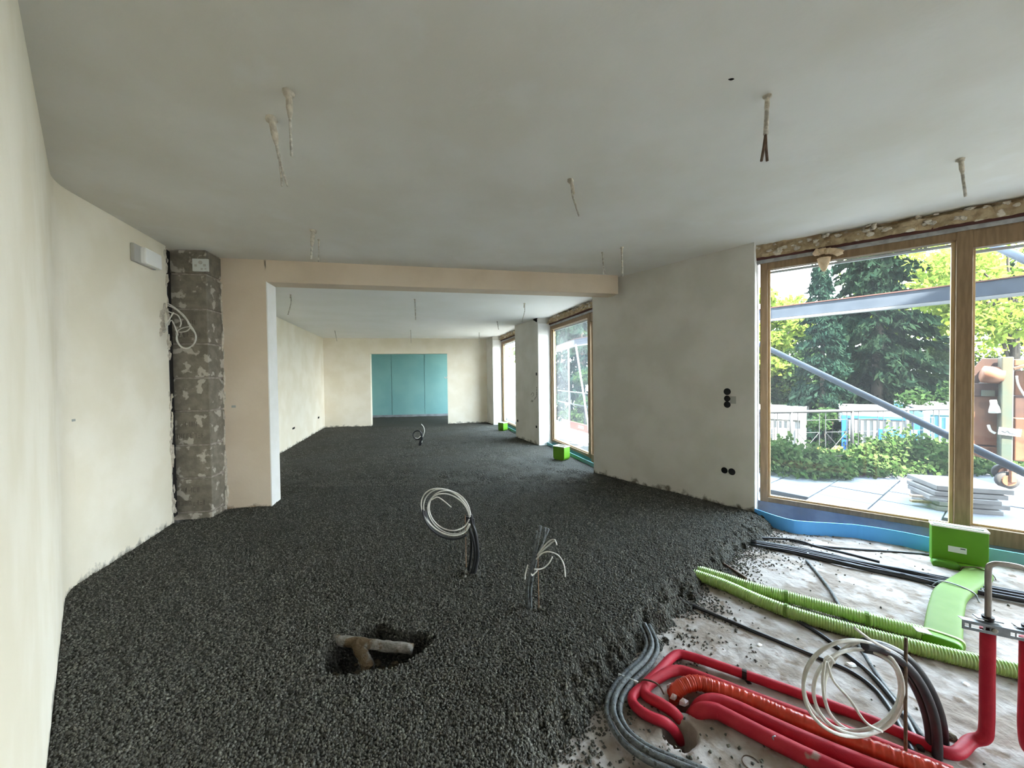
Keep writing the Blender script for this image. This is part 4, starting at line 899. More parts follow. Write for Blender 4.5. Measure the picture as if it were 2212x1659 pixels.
rE = pipe('red_pipe', [(1492, 1558), (1502, 1543), (1520, 1534), (1545, 1536), (1565, 1545), (1648, 1588), (1731, 1629), (1815, 1668), (1900, 1705)], [-.08, -.01, .022] + [.031] * 6, .031, M['red_d'], 'thick dark red pipe lying farthest from the green ducts, bent at the floor hole')
def wrapring(root, c, d, r_, L, m, nm='tape'):
    o = MB().lathe(c - d * L / 2, d, [(r_, 0), (r_, L)], 14).build(nm, m); adopt(root, o)
q = S(1608, 1457, .022); wrapring(rA, q, (S(1620, 1461, .022) - S(1530, 1430, .022)).normalized(), .0235, .02, M['tape'])
q = S(1608, 1457, .0); tag(MB().box(q - Vector((0.01, .03, 0)), (1, 0, 0), (0, 1, 0), UP, .02, .06, .006).build('pipe_clip', M['tape'], bevel=.002), 'small dark clip on the slab beside the taped outer red pipe', 'clip')
q = S(1404, 1475, .05); tag(MB().tube([q + Vector((-.06, -.0, -.02)), q + Vector((-.03, .02, .0)), q + Vector((.03, -.01, .003)), q + Vector((.055, -.03, -.03))], .004, 6).build('wire_tie', M['rebar'], smooth=True), 'dark wire tied over the two red pipes at their bend', 'wire')
q = S(1672, 1600, .05); tag(MB().tube([S(1676, 1607, .0), S(1671, 1598, .05), S(1669, 1592, .068), S(1675, 1590, .07)], .0025, 6).build('bent_wire', M['steel'], smooth=True), 'thin bent bright wire leaning on the thick red pipe farthest from the ducts', 'wire')
# paper and foam scraps by the floor hole
for u_, v_, s_, lb in ((1451, 1485, .045, 'pinkish white foam scrap at the tip of the orange pipe'), (1478, 1518, .04, 'crumpled white paper scrap below the orange pipe'), (1455, 1505, .03, 'small white paper scrap beside the floor hole')):
    q = S(u_, v_, .015); tag(MB().blob(q, s_ * .6, s_ * .45, s_ * .45, 4, 3, .25, int(u_)).build('scrap', M['pink_p']), lb, 'scrap')
for u_, v_, s_, lb in ((1640, 1393, .014, 'white pebble between the black cable and green ducts'), (1736, 1499, .014, 'white pebble touching the outer red pipe'), (2085, 1478, .016, 'white chip on the slab between long green duct and red riser'), (2050, 1590, .03, 'brown stone chip beside the black conduits'), (1838, 1437, .025, 'reddish stone chip inside the white coil'), (1965, 1415, .02, 'grey stone chip before the long green duct')):
    tag(MB().blob(S(u_, v_, s_ * .3), s_, s_ * .8, s_ * .45, 7, 5, .25, int(v_)).build('stone_chip', M['white_p'] if 'white' in lb else M['earth']), lb, 'stone')
# ring of wire lying at the bottom edge
q = S(1622, 1648, .004); tag(MB().tube([q + Vector((.03 * math.cos(t), .03 * math.sin(t), 0)) for t in np.linspace(0, 5.2, 14)], .002, 5, sub=1).build('wire_ring', M['rebar']), 'thin dark wire ring lying on the slab before the red pipes', 'wire')

# coil of white cable and black conduits
yc = 1.50
root = thing('conduit_coil', V(2000, 1690, yc), 'big loop of white cables held by thick black conduits over the slab', 'cable coil')
for i, (dx, dy, ax, by, t0, t1) in enumerate(((0, 0, 108, 104, -2.4, 5.4), (12, 8, 98, 92, -2.2, 5.2), (-3, -5, 105, 96, -2.0, 4.2), (22, -4, 84, 99, -1.0, 4.4))):
    e = ell(1843 + dx, 1487 + dy, ax, by, .25, t0, t1, 34)
    o = pxtube(e, [yc - .03 + .018 * i + .02 * math.sin(k * .6 + i) for k in range(35)], .0065, M['white_c'], 8, 2).build('white_cable', M['white_c'], smooth=True); adopt(root, o)
for pts in ([(1782, 1425), (1777, 1470), (1780, 1510)], [(1786, 1430), (1800, 1470), (1835, 1510), (1870, 1560), (1905, 1580)], [(1846, 1356), (1880, 1382), (1922, 1405)], [(1782, 1424), (1792, 1418), (1802, 1432)]):
    o = pxtube(pts, yc - .05, .005, M['white_c']).build('white_cable', M['white_c'], smooth=True); adopt(root, o)
for k, (dx, rr) in enumerate(((0, .016), (-16, .014), (14, .0165))):
    pts = [(2000 + dx * .8, 1730), (2022 + dx, 1660), (2024 + dx, 1590), (2012 + dx, 1530), (1985 + dx, 1472), (1948 + dx * .8, 1428 - dx * .4), (1905 + dx * .4, 1403 - dx * .5), (1866, 1394 - dx * .5)]
    o = pxtube(pts, [yc + .03 * (k - 1)] * 8, rr, M['black'], 10, 5).build('black_conduit', M['black'], smooth=True); adopt(root, o)
tag(MB().tube([V(1957, 1378, 1.46), V(1956, 1520, 1.46), V(1957, 1735, 1.46)], .0055, 7, sub=3).build('steel_rod', M['rebar'], smooth=True), 'thin rusty steel rod standing upright before the cable coil', 'rod')
# second riser, U-bend and bracket
rF = thing('red_riser', Vector((rb.x + .105, rb.y - .04, ZS)), 'dark red insulated riser under the arm of the U-bend away from the cable coil', 'pipe')
b2_ = Vector((rb.x + .105, rb.y - .04, ZS)); z2 = r1p.z - .012
o = MB().tube([b2_ + Vector((.10, -.06, .03)), b2_ + Vector((.02, -.01, .035)), b2_ + UP * .10, b2_ + UP * .3, Vector((b2_.x, b2_.y, z2 - .025))], .022, 14, sub=6).build('insulation', M['red'], smooth=True); adopt(rF, o)
ub = thing('pipe_u_bend', Vector((rb.x, rb.y, r1p.z)), 'bare metal U-bend joining the two red risers above the bracket', 'pipe')
zt_ = V(2150, 1214, RY).z; A_ = Vector((rb.x, rb.y, r1p.z - .03)); B_ = Vector((b2_.x, b2_.y, z2 - .03)); A2 = Vector((A_.x, A_.y, zt_)); B2 = Vector((B_.x, B_.y, zt_ - .005)); dd = (B2 - A2).normalized()
o = MB().tube([A_, A_.lerp(A2, .5), A2 - UP * .03, A2 - UP * .008 + dd * .010, A2 + dd * .032, B2 - dd * .032, B2 - UP * .008 - dd * .010, B2 - UP * .03, B_.lerp(B2, .5), B_], .0095, 12, sub=5).build('pipe', M['pipe_s'], smooth=True); adopt(ub, o)
br = thing('mounting_bracket', A_, 'galvanised perforated rail with pipe clamps across the red risers', 'bracket')
dB = (B_ - A_); dB.z = dB.z * .6; dB.normalize(); nBk = dB.cross(UP).normalized(); nBk = -nBk if nBk.dot(CAM - A_) < 0 else nBk
s0, s1 = -.092, .26; zc_ = .012
rail = MB(); hL = [(-.078, .007), (-.048, .018), (-.018, .007), (.052, .007), (.080, .018), (.108, .007), (.16, .018), (.2, .007)]
org = A_ + UP * .018 + nBk * .03
x = s0; segs = []
for hx, hw in hL:
    segs.append((x, hx - hw)); segs.append(('h', hx - hw, hx + hw)); x = hx + hw
segs.append((x, s1))
for sg in segs:
    if sg[0] == 'h':
        for z_ in (-.0125, .0125): rail.box(org + dB * (sg[1] + sg[2]) / 2 + UP * z_, dB, nBk, UP, sg[2] - sg[1], .003, .011)
    else: rail.box(org + dB * (sg[0] + sg[1]) / 2, dB, nBk, UP, sg[1] - sg[0], .003, .036)
rail.box(org + dB * (s0 + s1) / 2 + UP * .0175 - nBk * .012, dB, nBk, UP, s1 - s0, .024, .002)
o = rail.build('rail', M['steel']); adopt(br, o)
for q in (A_, B_):
    o = MB().box(q + UP * .046 - nBk * .0, dB, nBk, UP, .075, .03, .004).build('clamp', M['steel'], bevel=.001); adopt(br, o)
    o = MB().lathe(q + UP * .040, UP, [(.017, 0), (.017, .016)], 14).build('rubber_seal', M['tape']); adopt(br, o)
    o = MB().lathe(q + UP * .018 + nBk * .031, nBk, [(.009, 0), (.009, .005), (.004, .007)], 10).build('bolt', M['pipe_s']); adopt(br, o)
# ------------------------------------------------------------------ outdoors: terrace
from mathutils.geometry import tessellate_polygon
FAC = [(0.35, 12.6), (0.50, 9.0), (0.98, 7.95), (1.60, 5.78), (2.78, 4.28), (5.35, 2.30), (6.0, 1.3), (7.0, -1.6), (6.6, -4.2)]
RAIL = [(12.0, -4.2), (12.2, 3.0), (8.4, 6.42), (3.9, 6.12), (2.15, 9.0), (1.5, 12.6)]
tp = FAC + RAIL
ter = struct(MB().prism(tp, -2.5, -0.045).build('terrace', M['bed']))
struct(MB().prism([(-60, -30), (70, -30), (70, 80), (-60, 80)], -2.7, -2.5).build('ground', M['ground']))
def inpoly(x, y, poly):
    c = False; n = len(poly)
    for i in range(n):
        (x0, y0_), (x1, y1_) = poly[i], poly[i - 1]
        if (y0_ > y) != (y1_ > y) and x < (x1 - x0) * (y - y0_) / (y1_ - y0_) + x0: c = not c
    return c
e1, e2 = Vector((0.80, 0.60, 0)), Vector((0.60, -0.80, 0)); sl = 0.5
o0 = P(1874, 1100, 0)
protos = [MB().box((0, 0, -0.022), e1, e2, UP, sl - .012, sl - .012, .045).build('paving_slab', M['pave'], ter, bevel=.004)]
pl_ = protos[0].copy(); pl_.data = protos[0].data.copy(); pl_.data.materials[0] = M['pave_lit']; col.objects.link(pl_); first = True; first_l = True; cnt = 0
for i in range(-22, 22):
    for k in range(-26, 26):
        c = o0 + e1 * sl * (i + .5) + e2 * sl * (k + .5) + e1 * (sl * .5 * (k % 2))
        if c.length > 12.5 or c.x > 9 or cnt > 290 or c.y < 0.8: continue
        if not all(inpoly(c.x + a_ * .2, c.y + b_ * .2, tp) for a_ in (-1, 1) for b_ in (-1, 1)): continue
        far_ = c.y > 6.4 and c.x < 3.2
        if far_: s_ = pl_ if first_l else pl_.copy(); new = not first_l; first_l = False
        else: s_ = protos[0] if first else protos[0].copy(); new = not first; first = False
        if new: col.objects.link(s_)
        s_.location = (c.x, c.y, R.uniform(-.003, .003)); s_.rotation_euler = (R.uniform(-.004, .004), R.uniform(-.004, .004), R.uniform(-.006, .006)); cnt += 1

# canopy beam over the terrace, its posts and the raking props
cb_ = [(6.6, 1.9), (4.94, 4.29), (3.80, 5.60), (2.45, 8.1), (1.66, 10.0), (1.45, 12.3)]
root = thing('canopy_beam', v3(cb_[0], 2.27), 'long grey steel beam crossing the view above the terrace', 'beam')
for i, (p, q) in enumerate(zip(cb_[:-1], cb_[1:])):
    a_, b_ = v3(p), v3(q); d = (b_ - a_).normalized(); n = Vector((d.y, -d.x, 0)); L = (b_ - a_).length; c = (a_ + b_) / 2
    o = MB().box(c + UP * 2.29, d, n, UP, L + .02, .06, .15).build('web', M['steel_b']); adopt(root, o)
    o = MB().box(c + UP * 2.195, d, n, UP, L + .02, .09, .03).build('flange', M['steel_w']); adopt(root, o)
    o = MB().box(c + UP * 2.375, d, n, UP, L + .02, .08, .012).build('cap_strip', M['rust_strip']); adopt(root, o)
for (x_, y_), lb in (((1.50, 10.15), 'slender pale canopy post seen through the dusty middle window'), ((6.62, 2.0), 'canopy post standing past the big window frame')):
    tag(MB().tube([(x_, y_, 0), (x_, y_, 2.2)], .022, 10, sub=1).build('canopy_post', M['steel_w'], smooth=True), lb, 'post')
pA = V(1640, 743, 5.35); pB = V(2240, 1034, 3.15); dpr = (pB - pA).normalized()
pB2 = pB + dpr * ((pB.z - .02) / -dpr.z)
tag(MB().tube([pA - dpr * .75, pA, pB, pB2], .034, 12, sub=1).build('raking_prop', M['steel_b'], smooth=True), 'long grey steel prop slanting down across the terrace', 'prop')
pA = V(2128, 520, 3.9); pB = V(2260, 583, 3.5)
tag(MB().tube([pA, pB, pB + (pB - pA)], .035, 12, sub=1).build('upper_prop', M['steel_b'], smooth=True), 'short grey prop slanting above the canopy beam', 'prop')
tag(MB().tube([(1.60, 9.6, 2.2), (1.72, 8.5, .02)], .022, 10, sub=1).build('raking_prop', M['steel_w'], smooth=True), 'pale prop leaning outside the dusty middle window', 'prop')

# railing with crossed braces
def railing(name, pts, ztop, label, subs, step=None, posts=None):
    root = thing(name, v3(pts[0], 0), label, 'railing')
    for p, q in zip(pts[:-1], pts[1:]):
        a_, b_ = v3(p), v3(q); d = (b_ - a_).normalized(); L = (b_ - a_).length
        o = MB().tube([a_ + UP * ztop, b_ + UP * ztop], .024, 10, sub=1).build('top_rail', M['rail'], smooth=True); adopt(root, o)
        ps = posts if posts else [i * L / max(1, round(L / 1.0)) for i in range(max(1, round(L / 1.0)) + 1)]
        for t in ps:
            o = MB().tube([a_ + d * t - UP * .05, a_ + d * t + UP * (ztop + .05)], .022, 8, sub=1).build('post', M['rail'], smooth=True); adopt(root, o)
        for t0, t1 in zip(ps[:-1], ps[1:]):
            w_ = t1 - t0
            for f0, f1 in ((.11, .46), (.56, .91)):
                x0, x1 = t0 + w_ * f0, t0 + w_ * f1
                for x_ in (x0, x1): o = MB().tube([a_ + d * x_ + UP * .03, a_ + d * x_ + UP * ztop], .006, 5, sub=1).build('baluster', M['rail']); adopt(root, o)
                for z_ in (.66, .46, .06): o = MB().tube([a_ + d * x0 + UP * z_, a_ + d * x1 + UP * z_], .005, 5, sub=1).build('cross_bar', M['rail']); adopt(root, o)
                for za, zb_ in ((.46, .06), (.06, .46)): o = MB().tube([a_ + d * x0 + UP * za, a_ + d * x1 + UP * zb_], .005, 5, sub=1).build('brace', M['rail']); adopt(root, o)
    return root
r0, r1 = RAIL[3], RAIL[2]
tt = [(W(u_, 900, r0, r1) - v3(r0)).to_2d().length for u_ in (1709, 1841, 1960)]; st = (tt[2] - tt[0]) / 2
railing('railing', [r0, r1], .80, 'galvanised railing with crossed braces behind the ivy', 0, posts=[tt[0] - st] * 0 + [0.05, tt[0], tt[1], tt[2], tt[2] + st, tt[2] + 2 * st])
root = thing('side_railing', v3(RAIL[3]), 'two-bar railing running beside the far windows', 'railing')
for p, q in zip(RAIL[3:-1], RAIL[4:]):
    for z_ in (.95, .6): o = MB().tube([v3(p, z_), v3(q, z_)], .02, 8, sub=1).build('rail_bar', M['rail'], smooth=True); adopt(root, o)
    for f_ in (0.02, .34, .67): o = MB().tube([v3(along(p, q, f_), -.04), v3(along(p, q, f_), .97)], .02, 8, sub=1).build('post', M['rail'], smooth=True); adopt(root, o)
# red toe board with worn white lettering
root = thing('toe_board', (1.55, 9.3, 0), 'red board with worn white lettering lying at the foot of the side railing', 'board')
ta, tb = Vector((2.05, 8.75, 0)), Vector((1.42, 11.0, 0)); d = (tb - ta).normalized(); n = Vector((d.y, -d.x, 0)); n = -n if n.dot(CAM - ta) < 0 else n
o = MB().box((ta + tb) / 2 + UP * .1, d, n, UP, (tb - ta).length, .03, .19).build('plank', M['redb'], bevel=.003); adopt(root, o)
mb = MB()
for t in (.35, .43, .50, .56, .64, .95, 1.05, 1.12, 1.2): mb.box(ta + d * t + n * .017 + UP * .11, d, n, UP, .035, .002, .07); mb.box(ta + d * (t + .03) + n * .017 + UP * (.11 + R.choice((-.03, .03))), d, n, UP, .03, .002, .014)
o = mb.build('lettering', M['white_p']); adopt(root, o)

# stack of paving slabs
c0 = P(2092, 1108, 0); ax = Vector((.93, -.36, 0)); ay = Vector((.36, .93, 0))
for i, (dx, dy, z_, w_, h_, th, rz, lb) in enumerate(((0.0, 0, .022, .50, .42, .042, .0, 'lowest grey slab of the stack on the terrace'), (.03, .02, .075, .54, .44, .045, .05, 'second slab up in the stack on the terrace'), (-.03, -.01, .128, .52, .44, .045, -.06, 'third slab up in the stack, pushed towards the prop'), (.0, .01, .178, .55, .46, .042, .03, 'fourth slab up in the stack, just under the top'), (.03, .03, .235, .57, .50, .048, .02, 'pale top slab of the stack on the terrace'))):
    r_ = Matrix.Rotation(rz, 3, 'Z'); x, y = r_ @ ax, r_ @ ay
    tag(MB().box(c0 + ax * dx + ay * (dy + .2) + UP * z_, x, y, UP, w_, h_, th).build('stacked_slab', M['slabst'], bevel=.005), lb, 'slab', 'slabs stacked on the terrace')
for i, (dz, lb) in enumerate(((.10, 'upper thin batten poking out of the slab stack'), (.045, 'lower thin batten poking out of the slab stack'))):
    tag(MB().box(c0 + ax * -.31 + ay * .12 + UP * dz, ax, ay, UP, .16, .05, .022).build('batten', M['wood'], bevel=.003), lb, 'batten')

# orange plastering machine on castors
ym = 4.75
root = thing('plaster_machine', Vector((V(2150, 1040, ym).x, ym, 0)), 'worn orange plastering machine on castors standing on the terrace', 'machine')
mo = V(2104, 1000, ym); MX, MN = v3(d1), v3(n1)
def Q(u, v, y):                             # on the machine's own upright plane, set back by y - ym
    p = (mo.x + MN.x * (y - ym), mo.y + MN.y * (y - ym)); return W(u, v, p, (p[0] + d1[0], p[1] + d1[1]))
def mbox(nm, u0, u1, v0, v1, y, dep, m, bev=.01):
    a_, b_ = Q(u0, v1, y), Q(u1, v0, y); um, vm = (u0 + u1) / 2, (v0 + v1) / 2
    zb_, zt2 = Q(um, v1, y).z, Q(um, v0, y).z; c = (a_ + b_) / 2; c.z = (zb_ + zt2) / 2
    o = MB().box(c + MN * dep / 2, MX, MN, UP, (b_ - a_).to_2d().length, dep, zt2 - zb_).build(nm, m, bevel=bev); adopt(root, o); return o
mbox('hopper_panel', 2096, 2165, 856, 962, ym + .08, .5, M['rusto']); 
o = MB().add([Q(2096, 962, ym + .06), Q(2165, 968, ym + .06), Q(2165, 1003, ym + .12), Q(2106, 985, ym + .12)] + [Q(2096, 962, ym + .06) + MN * .5, Q(2165, 968, ym + .06) + MN * .5, Q(2165, 1003, ym + .12) + MN * .35, Q(2106, 985, ym + .12) + MN * .35], [(0, 3, 2, 1), (4, 5, 6, 7), (0, 1, 5, 4), (1, 2, 6, 5), (2, 3, 7, 6), (3, 0, 4, 7)]).build('hopper_skirt', M['rusto']); adopt(root, o)
mbox('motor_housing', 2096, 2160, 828, 856, ym + .05, .5, M['rustd']); mbox('switch_panel', 2120, 2150, 843, 856, ym + .03, .05, M['mgreen'], .004)
o = MB().add([Q(u_, v_, yy) for yy in (ym + .1, ym + .5) for u_, v_ in ((2098, 800), (2122, 774), (2162, 774), (2162, 790), (2140, 798), (2112, 830), (2098, 830))], [tuple(range(7))[::-1], tuple(range(7, 14))] + [(i, (i + 1) % 7, 7 + (i + 1) % 7, 7 + i) for i in range(7)]).build('hood', M['rustd'], bevel=.006); adopt(root, o)
a_ = Q(2118, 808, ym + .02); b_ = Q(2165, 812, ym + .02); o = MB().tube([a_, a_.lerp(b_, .1), b_], [px(11, ym), px(18, ym), px(18, ym)], 18, sub=1).build('motor', M['rusto'], smooth=True); adopt(root, o)
mbox('mast', 2161, 2191, 771, 1008, ym - .06, .14, M['mgreen']); mbox('side_panel', 2191, 2290, 905, 1000, ym + .1, .5, M['rusto']); mbox('side_recess', 2191, 2290, 855, 906, ym + .2, .4, M['rustd']); mbox('upper_panel', 2191, 2290, 775, 790, ym + .05, .4, M['rusto']); mbox('back_panel', 2191, 2290, 800, 856, ym + .3, .3, M['rusto'])
q = Q(2200, 800, ym - .02); o = MB().box(Q(2215, 790, ym - .03), MX * .93 + UP * .36, MN, UP * .93 - MX * .36, .2, .06, .035).build('arm', M['rusto'], bevel=.006); adopt(root, o)
o = MB().tube([Q(u_, v_, ym - .05) for u_, v_ in ((2196, 812), (2199, 830), (2210, 850), (2225, 870))], .010, 7).build('hose', M['grey_p'], smooth=True); adopt(root, o)
o = MB().lathe(Q(2147, 873, ym - .02), (0.25, 0, -1), [(.028, -.05), (.03, 0), (.05, .06), (.06, .1)], 14).build('funnel', M['grey_p'], smooth=True); adopt(root, o)
o = MB().box(Q(2181, 933, ym - .075), MX - UP * .1, MN, UP + MX * .1, .17, .004, px(15, ym)).build('label_plate', M['sticker']); adopt(root, o); lp = o
mb = MB(); mb.tube([Q(u_, v_, ym - .079) for u_, v_ in ((2163, 930), (2172, 934), (2176, 930), (2182, 936), (2194, 938))], .006, 5); o = mb.build('scribble', M['ink']); o.parent = lp
o = MB().tube([Q(2135, 918, ym + .03), Q(2140, 930, ym + .03), Q(2150, 936, ym + .03)], .014, 6).build('torn_label', M['sticker']); adopt(root, o)
for dx, dy in ((0, 0), (.55, .1), (.1, .55)):
    w0 = Q(2178, 1030, ym) + MX * dx + MN * (dy + .02); w0.z = .105
    o = MB().lathe(w0 - Vector((0.02, .03, 0)), (.35, .94, 0), [(.06, 0), (.10, .005), (.105, .03), (.10, .055), (.06, .06)], 24).build('wheel', M['rubber'], smooth=True); adopt(root, o); wo = o
    o = MB().lathe(w0 - Vector((.027, .04, 0)), (.35, .94, 0), [(.062, 0), (.065, .02)], 18).build('hub', M['rusto']); o.parent = wo
    o = MB().box(w0 + Vector((-.005, -.05, .07)), (1, 0, 0), (0, 1, 0), UP, .06, .03, .17).build('castor_fork', M['rusto'], bevel=.006); adopt(root, o)

# containers standing on the lower ground
CX, CY = Vector((.78, -.62, 0)), Vector((.62, .78, 0))
def container(name, u0, u1, y, dep, zt, m, label, cap, door=None, sign=False):
    o0_ = V(u0, 900, y); o0_.z = 0; pl = (o0_.x, o0_.y); pr = (pl[0] + CX.x, pl[1] + CX.y)
    def at(u): return (W(u, 900, pl, pr) - o0_).to_2d().length
    L = at(u1); H_ = 2.6; z0 = zt - H_; root = thing(name, o0_ + CX * L / 2 + UP * z0, label, 'container')
    def bx(nm, x, y_, z, sx, sy, sz, mm, bev=0.0, par=None):
        o = MB().box(o0_ + CX * x + CY * y_ + UP * z, CX, CY, UP, sx, sy, sz).build(nm, mm, bevel=bev)
        if par: o.parent = par
        else: adopt(root, o)
        return o
    bx('body', L / 2, dep / 2 + .04, zt - H_ / 2, L - .12, dep - .1, H_ - .15, m)
    for i in range(int((L - .3) / .14)): bx('corrugation', .2 + i * .14, .035, zt - H_ / 2, .06, .03, H_ - .3, m)
    for xx in (.07, L - .07):
        for yy in (.05, dep - .05): bx('corner_post', xx, yy, zt - H_ / 2, .14, .14, H_, cap, .01)
    for zz in (zt - .05, z0 + .06): bx('rail', L / 2, .05, zz, L - .16, .10, .10, cap, .008)
    bx('roof', L / 2, dep / 2, zt - .003, L - .1, dep, .02, M['cont_w'])
    if door:
        xa, xb = at(door[0]), at(door[1]); dr = bx('door', (xa + xb) / 2, -.01, zt - H_ / 2 - .12, xb - xa, .06, H_ - .5, M['cont_b'] if sign else cap, .01)
        for t in (.18, .82): bx('locking_bar', xa + (xb - xa) * t, -.055, zt - H_ / 2 - .1, .03, .03, H_ - .6, M['rail'], 0, dr)
        if sign:
            for i, w_ in enumerate((.08, .03, .03, .035, .09)): bx('letter', xa + (xb - xa) * .60 + i * .075, -.046, zt - .42, w_ * .7, .006, .13, M['white_p'], 0, dr)
            bx('stripe', xa + (xb - xa) * .3, -.046, zt - .78, (xb - xa) * .45, .006, .05, M['white_p'], 0, dr)
    return root
container('container', 1560, 1741, 13.4, 5.5, .03, M['cont_w'], 'white shipping container beyond the railing, next to the big window edge', M['cont_w'], (1655, 1733))
container('container', 1818, 1988, 12.0, 5.5, .10, M['cont_w'], 'blue-framed container with white wall and dark blue lettered door', M['cont_b'], (1898, 1980), True)
container('container', 1994, 2170, 11.2, 5.5, .26, M['cont_c'], 'pale blue container half hidden behind the window mullion', M['cont_c'])

# ------------------------------------------------------------------ greenery
def leaves(cent, size, rg, droop=None, narrow=0.55, lying=None):
    n = len(cent); t = rg.normal(size=(n, 3))
    if droop is not None: t = t * .45 + droop
    t /= np.linalg.norm(t, axis=1, keepdims=True) + 1e-9; b = np.cross(t, rg.normal(size=(n, 3)) if lying is None else lying + rg.normal(size=(n, 3)) * .5); b /= np.linalg.norm(b, axis=1, keepdims=True) + 1e-9
    s = size * rg.uniform(.6, 1.3, (n, 1)); nn = np.cross(t, b)
    V_ = np.stack([cent - t * s * .5, cent + b * s * narrow * .5 + nn * s * .06, cent + t * s * .5, cent - b * s * narrow * .5 + nn * s * .06], 1).reshape(-1, 3)
    return V_, np.arange(n * 4).reshape(-1, 4)
def foliage(name, cent, size, m, parent, seed, **k):
    v_, f_ = leaves(np.asarray(cent, float), size, np.random.default_rng(seed), **k); o = npmesh(name, v_, f_, m); adopt(parent, o); o['kind'] = 'stuff'; return o
def conifer(x, y, h_, rad, m, label, n=15000, seed=1, size=.30, z0=-2.5, power=1.0, low=.08):
    rg = np.random.default_rng(seed); root = thing('conifer', (x, y, z0), label, 'tree')
    o = MB().tube([(x, y, z0), (x + .1, y, z0 + h_ * .5), (x, y, z0 + h_ * .97)], [rad * .09, rad * .06, .02], 9).build('trunk', M['bark'], smooth=True); adopt(root, o)
    nb = n // 60; hh = low + (1 - low) * rg.random(nb) ** 1.1; az = rg.uniform(0, 6.283, nb); L = rad * (1 - hh) ** power * rg.uniform(.65, 1.12, nb) + .12
    t = np.sqrt(rg.random((nb, 60))); r_ = L[:, None] * t; zz = z0 + hh[:, None] * h_ + .10 * r_ - .30 * r_ * t + rg.normal(0, .06, (nb, 60)); w_ = rg.normal(0, .10, (nb, 60)) * (1 + r_ * .25)
    cx = x + r_ * np.cos(az)[:, None] - w_ * np.sin(az)[:, None]; cy = y + r_ * np.sin(az)[:, None] + w_ * np.cos(az)[:, None]
    c = np.stack([cx, cy, zz - .08], -1).reshape(-1, 3); dr = np.stack([np.cos(az) * .5, np.sin(az) * .5, np.full(nb, -.75)], -1).repeat(60, 0)
    foliage('foliage', c, size, m, root, seed, droop=dr, narrow=.30); return root
def broadleaf(x, y, z0, h_, rx, rz, m, label, n=12000, seed=1, size=.16, blobs=26, trunk=.14, crown=.62, cat='tree', name='broadleaf_tree'):
    rg = np.random.default_rng(seed); root = thing(name, (x, y, z0), label, cat); zc = z0 + h_ * crown
    bl = rg.normal(size=(blobs, 3)); bl /= np.linalg.norm(bl, axis=1, keepdims=True); bl *= rg.uniform(.35, .95, (blobs, 1)); br_ = rg.uniform(.22, .40, blobs) * rx
    bc_ = np.stack([x + bl[:, 0] * rx, y + bl[:, 1] * rx, zc + bl[:, 2] * rz], 1)
    if trunk:
        mb = MB(); mb.tube([(x, y, z0), (x + .1, y, z0 + h_ * .3), (x, y, zc)], [trunk, trunk * .8, trunk * .4], 9)
        for i in range(0, blobs, 3): mb.tube([(x, y, z0 + h_ * (.25 + .3 * rg.random())), tuple((np.array([x, y, zc]) + bc_[i]) / 2 + rg.normal(0, .15, 3)), tuple(bc_[i])], [trunk * .4, trunk * .25, .012], 6)
        o = mb.build('trunk', M['bark'], smooth=True); adopt(root, o)
    k = rg.integers(0, blobs, n); d = rg.normal(size=(n, 3)); d /= np.linalg.norm(d, axis=1, keepdims=True); c = bc_[k] + d * (br_[k] * rg.uniform(.3, 1.05, n))[:, None] * np.array([1, 1, .75])
    c[:, 2] = np.maximum(c[:, 2], z0 + .02)
    foliage('foliage', c, size, m, root, seed, narrow=.6); return root
def gx_(u, y): return V(u, 820, y).x
conifer(gx_(1893, 19), 19, 15.5, 3.0, M['needle'], 'broad drooping blue-green conifer behind the containers', 26000, 3, .40, power=.75)
conifer(gx_(1772, 16), 16, 8.4, 1.35, M['needle_d'], 'narrow dark ivy-clad conifer with a pointed top', 12000, 4, .26, power=.7)
conifer(gx_(1835, 20.5), 20.5, 4.9, 2.5, M['needle_d'], 'low dark conifer between the containers and the narrow one', 11000, 5, .28, power=.7)
broadleaf(gx_(2020, 23), 23, -2.5, 14.0, 4.2, 4.6, M['leaf_y'], 'tall sunlit yellow-green tree between the broad conifer and the trunked tree', 7000, 6, .30, 34)
broadleaf(gx_(2190, 17), 17, -2.5, 12.5, 3.6, 4.4, M['leaf_y'], 'sunlit yellow-green tree with visible trunk behind the orange machine', 6500, 7, .27, 30, .17)
broadleaf(gx_(1655, 20), 20, -2.5, 9.0, 2.0, 3.0, M['leaf_y'], 'light yellow-green tree beside the big window edge', 8000, 8, .28, 24)
broadleaf(gx_(1700, 20.5), 20.5, -2.5, 4.9, 3.0, 1.7, M['leaf_g'], 'bright green spreading shrub above the white container', 10000, 9, .22, 24, .08, .70, 'shrub', 'shrub')
broadleaf(gx_(1790, 13), 13, -2.5, 3.0, 1.2, 1.2, M['leaf_g'], 'green shrub in the gap between white and blue containers', 5000, 10, .14, 18, .06, .6, 'shrub', 'shrub')
broadleaf(gx_(1790, 9.2), 9.2, -2.5, 2.3, .42, .28, M['flower'], 'yellow blossoming bush in the gap between the containers', 700, 11, .08, 12, .03, .82, 'bush', 'flowering_bush')
broadleaf(gx_(2040, 19.5), 19.5, -2.5, 5.2, 3.2, 1.9, M['leaf_g'], 'green shrub behind the pale blue container', 8000, 12, .17, 24, .08, .68, 'shrub', 'shrub')
broadleaf(gx_(2180, 12), 12, -2.5, 4.0, 2.2, 1.4, M['leaf_g'], 'green shrub behind the orange machine', 7000, 13, .15, 20, .08, .65, 'shrub', 'shrub')
broadleaf(gx_(1945, 20), 20, -2.5, 5.4, 2.5, 2.0, M['leaf_g'], 'green shrub at the foot of the broad conifer', 8000, 14, .16, 20, .08, .65, 'shrub', 'shrub')
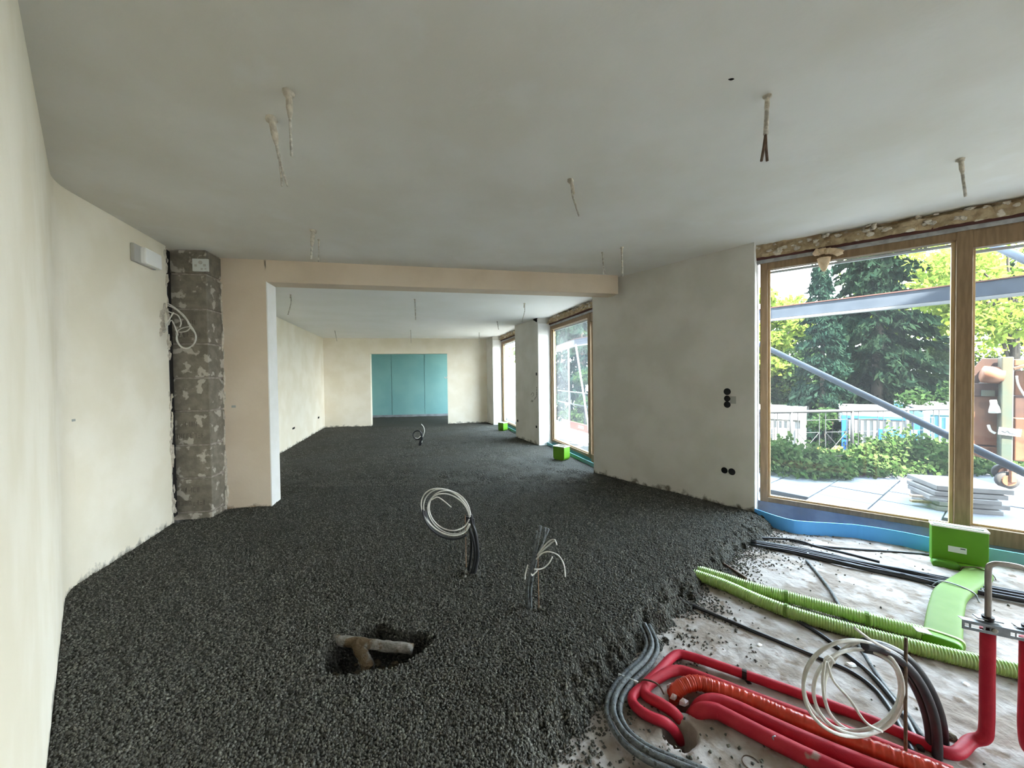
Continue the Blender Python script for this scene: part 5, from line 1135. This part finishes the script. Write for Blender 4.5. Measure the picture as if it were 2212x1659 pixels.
conifer(2.9, 16.5, 9.0, 2.6, M['needle_d'], 'dark conifer outside the dusty middle window', 11000, 15, .32, power=.7)
broadleaf(4.4, 20, -2.5, 13.5, 3.6, 4.4, M['leaf_y'], 'yellow-green tree filling the top of the dusty middle window', 9000, 16, .30, 30)
broadleaf(1.3, 21, -2.5, 13.0, 3.2, 4.6, M['leaf_y'], 'yellow-green tree filling the farthest window', 8000, 17, .30, 30)
broadleaf(2.7, 12.6, -2.5, 4.4, 1.2, 1.3, M['leaf_g'], 'green shrub behind the side railing', 6000, 18, .13, 18, .06, .62, 'shrub', 'shrub')
broadleaf(5.6, 14.5, -2.5, 5.2, 2.2, 2.0, M['leaf_g'], 'large green shrub past the corner of the side railing', 8000, 19, .16, 22, .08, .62, 'shrub', 'shrub')
broadleaf(9.5, 24, -2.5, 7, 3.6, 4.2, M['leaf_g'], 'mid green tree far behind the white container', 8000, 20, .32, 28)
broadleaf(22, 27, -2.5, 8, 4.5, 5.0, M['leaf_g'], 'mid green tree far behind the broad conifer', 8000, 21, .36, 30)
broadleaf(30, 20, -2.5, 12, 4.5, 5.0, M['leaf_g'], 'mid green tree far behind the orange machine', 7000, 22, .36, 30)
# ivy spilling over the terrace edge
ivs = [(1690, 5.75, .55, .50, 'tallest ivy clump beside the big window frame'), (1745, 5.6, .42, .30, 'low ivy clump before the white container'), (1800, 5.75, .46, .26, 'low ivy clump below the gap between containers'), (1858, 5.7, .44, .30, 'ivy clump before the blue container frame'), (1920, 5.8, .52, .62, 'raised ivy clump before the lettered blue door'), (1985, 5.75, .46, .48, 'ivy clump behind the slab stack'), (2045, 5.8, .5, .42, 'ivy clump behind the window mullion'), (2110, 5.9, .5, .26, 'ivy clump under the orange machine')]
M['ivy_stem'] = M['bark']
for i, (u_, y_, rx, hh, lb) in enumerate(ivs):
    rg = np.random.default_rng(100 + i); x_ = gx_(u_, y_); root = thing('ivy', (x_, y_, 0), lb, 'ivy'); n = 2600
    a_ = rg.uniform(0, 6.283, n); q = np.sqrt(rg.random(n)); cx = x_ + np.cos(a_) * q * rx; cy = y_ + np.sin(a_) * q * rx * 1.0 - .25 * rg.random(n)
    lobe = .55 + .75 * vnoise(cx * 7, cy * 7, 300 + i); cz = .02 + hh * lobe * (1 - q ** 1.5) * rg.uniform(.1, 1.0, n) + .08 * rg.random(n)
    foliage('foliage', np.stack([cx, cy, cz], 1), .062, M['ivy'], root, 200 + i, narrow=.85, droop=np.array([[0, -.55, -.35]]))
    mb = MB()
    for k in range(5): z_ = hh * R.uniform(.4, .9); mb.tube([(x_ + R.uniform(-.3, .3) * rx, y_, 0), (x_ + R.uniform(-.5, .5) * rx, y_ - .1, z_ * .6), (x_ + R.uniform(-.8, .8) * rx, y_ - .25, z_)], .006, 5)
    o = mb.build('stems', M['bark']); adopt(root, o)
